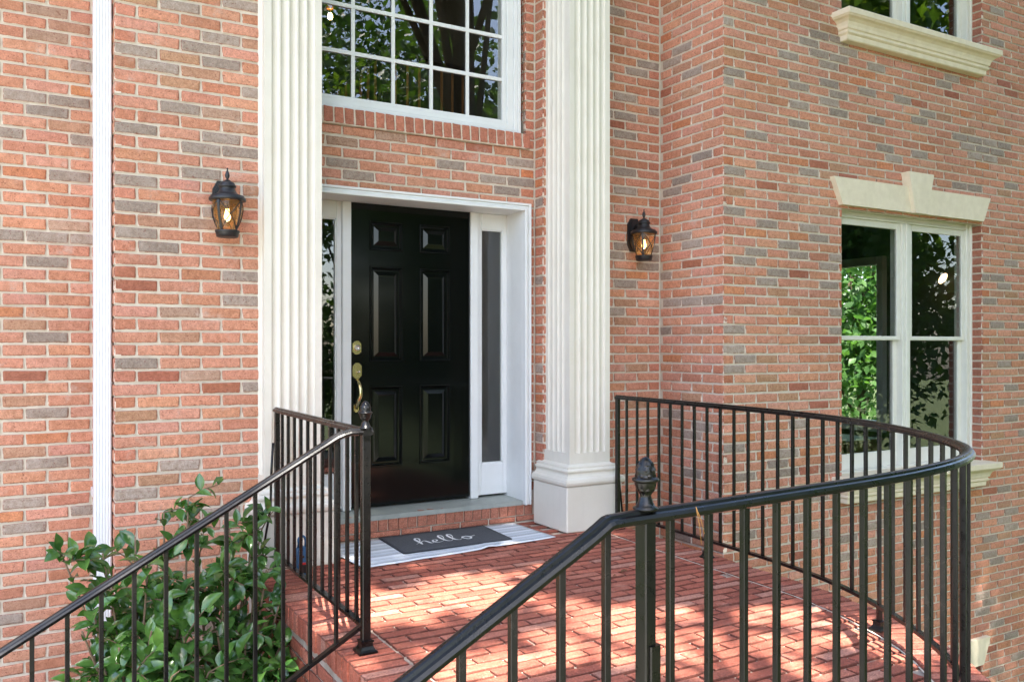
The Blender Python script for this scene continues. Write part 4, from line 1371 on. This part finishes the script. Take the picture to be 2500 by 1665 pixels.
bx = MB()
pf = [(1.298,.004),(1.352,.004),(1.356,.02),(1.356,.12),(1.350,.142),(1.338,.156),(1.312,.156),(1.300,.142),(1.294,.12),(1.294,.02)]
bx.prism(pf, 4.50, 4.545); bx.build('body', M['blue_plastic'], lb)
MB().prism([(1.303,.02),(1.347,.02),(1.347,.062),(1.303,.062)], 4.494, 4.5005).build('keypad', M['black_plastic'], lb)
MB().prism([(1.303,.064),(1.347,.064),(1.347,.074),(1.303,.074)], 4.493, 4.5005).build('red_stripe', M['red_plastic'], lb)
lathe_y(MB(), [(.007,0),(.007,.003),(.004,.003)], (1.325, 4.5, .105), 12).build('key_hole', M['black_plastic'], lb)
sp = [(1.306,4.522,.150),(1.306,4.522,.188)] + [(1.325-.019*math.cos(a), 4.522, .188+.022*math.sin(a)) for a in [math.pi*i/8 for i in range(1, 8)]] + [(1.344,4.522,.188),(1.344,4.522,.150)]
MB().tube(sp, .0065, 8).build('shackle', M['blue_plastic'], lb)
def dead_leaf(px, py, label, s=.02):
    l = ZC*FPX/(py-HOR); u = (px-PCX)/FPX
    p = Vector((l*(u*CS+SN), l*(CS-u*SN), .006))
    V = [(-s,0,0),(-.3*s,-.6*s,.008),(.6*s,-.45*s,.004),(s,0,.010),(.5*s,.5*s,.006),(-.4*s,.55*s,.009),(0,0,.014)]
    o = MB().add([p+Vector(v) for v in V], [(0,1,6),(1,2,6),(2,3,6),(3,4,6),(4,5,6),(5,0,6)]).build('fallen_leaf', M['dry_leaf'])
    tag(o, label, 'leaf')
dead_leaf(1523, 1398, 'curled brown leaf on the paving beyond the acorn post', .021)
dead_leaf(1500, 1410, 'tiny dark leaf crumb just left of the curled brown leaf', .008)
q = at_len(RC, RD, RD[-1]-.16)[0]
ndl = thing('pine_needles', (q.x, q.y, RT), 'orange pine needles caught on the near handrail beside the acorn', 'needles')
for (dx, dz, lx) in ((0, -.075, .012), (.010, -.055, .020)):
    MB().tube([(q.x, q.y-.026, RT-.004), (q.x+lx*.5, q.y-.030, RT-.004+dz*.5), (q.x+lx, q.y-.029, RT-.006+dz)], .0009, 4).build('needle', M['needle'], ndl)

# ------------------------------------------------------------------ shrub
def leaf_mesh(ln, wd, cup, name='leaf', m=None, fold=.25):
    V, F = [], []
    prof = [(0,.05),(.12,.42),(.3,.85),(.5,1.0),(.7,.82),(.87,.42),(1,.0)]
    for t, w in prof:
        z = cup*ln*math.sin(t*math.pi)*.35 - cup*ln*.5*t*t
        V += [(-wd/2*w, t*ln, z+wd*fold*w), (0, t*ln, z), (wd/2*w, t*ln, z+wd*fold*w)]
    for i in range(len(prof)-1):
        F += [(3*i, 3*i+1, 3*i+4, 3*i+3), (3*i+1, 3*i+2, 3*i+5, 3*i+4)]
    me = bpy.data.meshes.new(name)
    me.from_pydata(V, [], F)
    me.polygons.foreach_set('use_smooth', [True]*len(F))
    me.materials.append(m)
    return me
shrub = thing('camellia_shrub', (.72, 4.25, -.95), 'glossy green camellia shrub below the left railing against the pier', 'shrub')
LM = [leaf_mesh(l, w, c, 'leaf', M['shrub_leaf']) for l, w, c in ((.104,.050,.22),(.092,.046,.1),(.110,.050,.32),(.084,.042,.16),(.074,.039,.05))]
rg = random.Random(90)
tips = []
base = Vector((.78, 4.22, -.96))
stems = []
# stem targets by place in the photograph (px, py, y)
tg = [(460,1215,4.25),(400,1250,4.35),(330,1310,4.2),(250,1350,4.15),(160,1375,4.1),(480,1300,4.4),(560,1290,4.35),(620,1310,4.3),(640,1290,4.45),(270,1440,4.05),(360,1400,4.0),(450,1420,4.05),(540,1400,4.1),(620,1430,4.15),(680,1480,4.1),(690,1560,4.0),(200,1540,3.95),(230,1600,4.1),(290,1580,3.9),(370,1540,3.85),(450,1560,3.85),(530,1540,3.9),(600,1540,3.95),(330,1640,3.8),(420,1650,3.8),(510,1640,3.8),(600,1630,3.85),(680,1640,3.9),(300,1500,4.2),(520,1480,4.3),(420,1480,4.3),(400,1340,4.3),(560,1350,4.0),(700,1610,3.95),(230,1500,4.0),(650,1390,4.1)]
for px, py, Y in tg:
    e = on_y(px, py, Y)
    stems.append(e)
trunks = [Vector((.66, 4.3, -.96)), Vector((.88, 4.2, -.96)), Vector((.45, 4.15, -.96))]
leafspec = []
for e in stems:
    b0 = min(trunks, key=lambda t: abs(t.x - e.x) + .2*rg.random())
    mid = b0.lerp(e, .55) + Vector((rg.uniform(-.05,.05), rg.uniform(-.05,.05), .06))
    P = catmull([b0, b0.lerp(mid, .5)+Vector((rg.uniform(-.03,.03), rg.uniform(-.03,.03), .03)), mid, e], 4)
    MB().tube(P, [.011*(1-i/len(P))+.003 for i in range(len(P))], 6).build('stem', M['twig'], shrub)
    nsub = rg.randint(5, 8)
    ends = [(P, .30), (P, .42)]
    for k in range(nsub):
        s0 = P[rg.randint(len(P)//2, len(P)-1)]
        dv = Vector((rg.uniform(-1,1), rg.uniform(-1,.6), rg.uniform(-.2,.9))).normalized()*rg.uniform(.08, .19)
        Q = [s0, s0+dv*.5+Vector((0,0,.01)), s0+dv]
        MB().tube(Q, [.0035,.003,.002], 5).build('twig', M['twig'], shrub)
        ends.append((Q, .1))
    for Q, lo in ends:
        nl = rg.randint(5, 8)
        for k in range(nl):
            t = lo + (1-lo)*(k+.6)/nl
            i = min(len(Q)-2, int(t*(len(Q)-1))); fr = t*(len(Q)-1)-i
            p = Q[i].lerp(Q[i+1], fr); ax = (Q[i+1]-Q[i]).normalized()
            aa = k*2.4 + rg.uniform(-.5,.5)
            sd = ax.cross(Vector((0,0,1)));  sd = sd.normalized() if sd.length > .05 else Vector((1,0,0))
            u2 = sd.cross(ax)
            d = (ax*rg.uniform(.3,.9) + (sd*math.cos(aa)+u2*math.sin(aa)) + Vector((0,-.25,.12))).normalized()
            leafspec.append((p, d))
def leaf_matrix(p, d, s, roll):
    up = Vector((0,-.35,1))
    x = d.cross(up); x = x.normalized() if x.length > .05 else Vector((1,0,0))
    z = x.cross(d).normalized()
    mt = Matrix((x, d, z)).transposed().to_4x4()
    return Matrix.Translation(p) @ mt @ Matrix.Rotation(roll, 4, 'Y') @ Matrix.Scale(s, 4)
sp = []
for p, d in leafspec:
    if p.y > YP-.06 and p.x > XP-.1: p.y = YP-.08
    if p.x > 1.10: p.x = 1.10 - rg.uniform(0, .05)
    m_ = leaf_matrix(p, d, rg.uniform(.8, 1.2), rg.uniform(-.5, .5))
    q = proj(p)
    sp.append((1/q[2] if (0 <= q[0] <= 2500 and q[1] <= 1690) else 0, m_))
sp.sort(key=lambda t: -t[0])
rest = MB()
for i, (s_, m_) in enumerate(sp):
    me = LM[rg.randrange(5)]
    if i < 300 and s_ > 0:
        o = bpy.data.objects.new('leaf', me); COL.objects.link(o)
        o.parent = shrub; o.matrix_parent_inverse = Matrix.Translation(-Vector(shrub.location)); o.matrix_basis = m_
    else:
        rest.add([m_ @ v.co for v in me.vertices], [tuple(f.vertices) for f in me.polygons], 0, True)
ro = rest.build('foliage', M['shrub_leaf'], shrub); ro['kind'] = 'stuff'

# ------------------------------------------------------------------ trees: they shade the front and show in the panes
def tree(name, base, h, crown_c, crown_r, n_leaf, leaf, m, label, group, seed, clumps=60, hollow=.35, tr=.2, keep=None):
    rg = np.random.default_rng(seed)
    t = thing(name, base, label, 'tree', group)
    b0 = Vector(base); cc = Vector(crown_c); cr = Vector(crown_r)
    r1 = random.Random(seed)
    tb = MB()
    top = cc + Vector((0,0,cr.z*.5))
    P = catmull([b0, b0.lerp(top, .35)+Vector((r1.uniform(-.2,.2), r1.uniform(-.2,.2), 0)), b0.lerp(top, .7)+Vector((r1.uniform(-.2,.2), r1.uniform(-.2,.2), 0)), top], 4)
    tb.tube(P, [tr*(1-.85*i/(len(P)-1)) for i in range(len(P))], 9)
    cl = []
    for k in range(clumps):
        v = rg.normal(size=3); v /= np.linalg.norm(v); rr = (hollow + (1-hollow)*rg.random())
        c = np.array(cc) + v*np.array(cr)*rr
        cl.append(c)
        if k % 3 == 0:
            s0 = P[min(len(P)-2, 4+int(rg.random()*(len(P)-5)))]
            e = Vector(c)
            tb.tube([s0, s0.lerp(e, .5)+Vector((0,0,.25)), e], [tr*.3, tr*.16, .015], 5)
    tb.build('trunk', M['bark'], t)
    cl = np.array(cl)
    ci = rg.integers(0, clumps, n_leaf)
    sg = np.mean(cr)*.16
    pos = cl[ci] + rg.normal(size=(n_leaf, 3))*sg*np.array([1.15, 1.15, .8])
    if keep is not None: pos = pos[keep(pos)]
    n_ = len(pos)
    d = rg.normal(size=(n_, 3)); d[:, 2] -= .3; d /= np.linalg.norm(d, axis=1)[:, None]
    q = rg.normal(size=(n_, 3)); q[:, 2] += 1.2
    s = np.cross(d, q); s /= np.linalg.norm(s, axis=1)[:, None]
    nr = np.cross(s, d)
    Ls = leaf*(.7+.6*rg.random(n_))[:, None]
    a = pos; b = pos + d*Ls*.45 + s*Ls*.30 + nr*Ls*.08; c = pos + d*Ls; e = pos + d*Ls*.45 - s*Ls*.30 + nr*Ls*.08
    V = np.stack([a, b, c, e], 1).reshape(-1, 3)
    me = bpy.data.meshes.new('crown')
    me.vertices.add(len(V)); me.vertices.foreach_set('co', V.ravel())
    tri = np.arange(n_)[:, None]*4 + np.array([[0,1,2,0,2,3]])
    me.loops.add(n_*6); me.loops.foreach_set('vertex_index', tri.ravel().astype(np.int32))
    me.polygons.add(n_*2); me.polygons.foreach_set('loop_start', np.arange(0, n_*6, 3, dtype=np.int32))
    me.update(); me.validate()
    me.materials.append(m)
    link(bpy.data.objects.new('crown', me), t)
    return t
G1 = 'shade trees in the front yard'
# gaps in the crowns: where the sun comes through onto the landing (places on the floor, radii)
def flo(px, py):
    l = ZC*FPX/(py-HOR); u = (px-PCX)/FPX
    return (l*(u*CS+SN), l*(CS-u*SN))
GAPS = [(1080,1462,.24),(1150,1452,.15),(960,1462,.13),(1010,1455,.13),(1180,1420,.11),(1335,1388,.05),(1340,1470,.07),(1300,1600,.10),(1385,1560,.18),(1420,1545,.10),(1240,1630,.10),(1180,1650,.08),
        (1535,1490,.11),(1480,1500,.06),(1500,1555,.08),(1560,1590,.12),(1640,1455,.05),(1690,1510,.07),(1720,1570,.08),(1610,1640,.08),(1830,1490,.07),(1905,1470,.05),(1870,1580,.09),(1960,1530,.10),(2020,1500,.08),(2050,1570,.09),(2120,1560,.10),(2200,1545,.08),(2230,1590,.08),(2290,1620,.07),
        (800,1520,.05),(745,1470,.03),(1090,1600,.03),(1960,1640,.09),(1780,1640,.07)]
GAPW = np.array([(*flo(px, py), r) for px, py, r in GAPS])
_rk2 = np.random.default_rng(77)
def open_gaps(pos):
    fx = pos[:, 0] - SUN.x/SUN.z*pos[:, 2]; fy = pos[:, 1] - SUN.y/SUN.z*pos[:, 2]
    ok = np.ones(len(pos), bool)
    for gx_, gy_, r in GAPW:
        d = np.hypot((fx-gx_)/1.25, fy-gy_)
        ok &= ~((d < r*1.15+.10) & (_rk2.random(len(pos)) < .97))
    return ok
# unseen crowns placed high to keep the facade in shade and dapple the landing
tree('oak_tree', (6.9,-2.6,-1.2), 12, (4.6,.9,10.0), (4.6,2.7,1.9), 56000, .21, M['tree_leaf'], 'big oak reflected in the bay windows, its crown set to shade the walls', G1, 1, 150, .0, .22, open_gaps)
tree('oak_tree', (-4.6,-1.4,-1.0), 12, (-.8,.9,10.0), (2.2,2.5,1.7), 21000, .21, M['tree_leaf'], 'oak left of the stairs, its crown set to shade the left walls', G1, 2, 110, .0, .20, open_gaps)
tree('maple_tree', (-2.0,-7.0,-1.0), 11, (1.2,-2.9,9.6), (3.0,2.2,1.6), 17000, .21, M['tree_leaf_light'], 'light maple in front whose gaps dapple the landing', G1, 3, 90, .0, .18, open_gaps)
tree('oak_tree', (9.6,-5.0,-1.4), 12, (7.7,-1.3,9.6), (2.7,2.5,1.7), 25000, .21, M['tree_leaf'], 'oak added right of the porch to shade the bay wall', G1, 13, 80, .0, .18)  # unseen oak added to block the sun on the lower bay wall
# trees farther off, mostly seen mirrored in the panes
far = [((4,-11,-1.2),(4,-11,6.0),(3.6,2.6,4.6),9500,4),((10,-8,-1.6),(10,-8,4.6),(3.6,3.0,5.0),17000,5),((15,-4,-2.0),(14.5,-4,5.6),(3.2,3.0,7.0),19000,6),
       ((11.2,-.4,-2.0),(10.9,-.5,2.4),(2.0,2.0,3.6),34000,7),((17,2,-2.0),(16.5,2.0,5.6),(3.0,3.0,7.0),15000,8),((9,-15,-1.6),(9,-15,7.5),(4.4,3.0,6.5),9000,9)]  # low bushy tree set close to the bay to dim its wall too
labs = ['broad tree mirrored in the window over the door','tree mirrored in the right sash of the bay window','tree at the right edge of the yard mirrored in the bay','low bushy tree mirrored in the lower sashes of the bay','tree off the right corner of the house','tall tree mirrored at the top of the many-paned window']
for (bs, cc, cr, n_, sd), lb_ in zip(far, labs):
    tree('yard_tree', bs, 9, cc, cr, n_, .13 if sd == 7 else .26, M['sunny_leaf'] if sd == 7 else (M['tree_leaf'] if sd % 2 else M['tree_leaf_light']), lb_, 'trees across the yard', sd, 90, .25, .18)
tree('laurel_bush', (5.2,-11.5,-1.2), 3, (5.2,-11.5,.9), (3.4,1.4,2.3), 15000, .2, M['tree_leaf_light'], 'laurel across the yard mirrored in the left sidelight', 'laurels across the drive', 21, 80, .1, .08)
tree('laurel_bush', (11.0,-11.0,-1.6), 3, (11.0,-11.0,.8), (3.2,1.6,2.5), 14000, .2, M['tree_leaf'], 'laurel across the yard mirrored in the bay glass', 'laurels across the drive', 22, 80, .1, .08)
tree('garden_tree', (14.6,11.4,-2.2), 6, (14.2,11.0,1.6), (3.0,2.6,3.2), 10000, .17, M['sunny_leaf'], 'bright green tree seen through the bay room and its far window', 'trees beside the house', 12, 80, .1, .12)
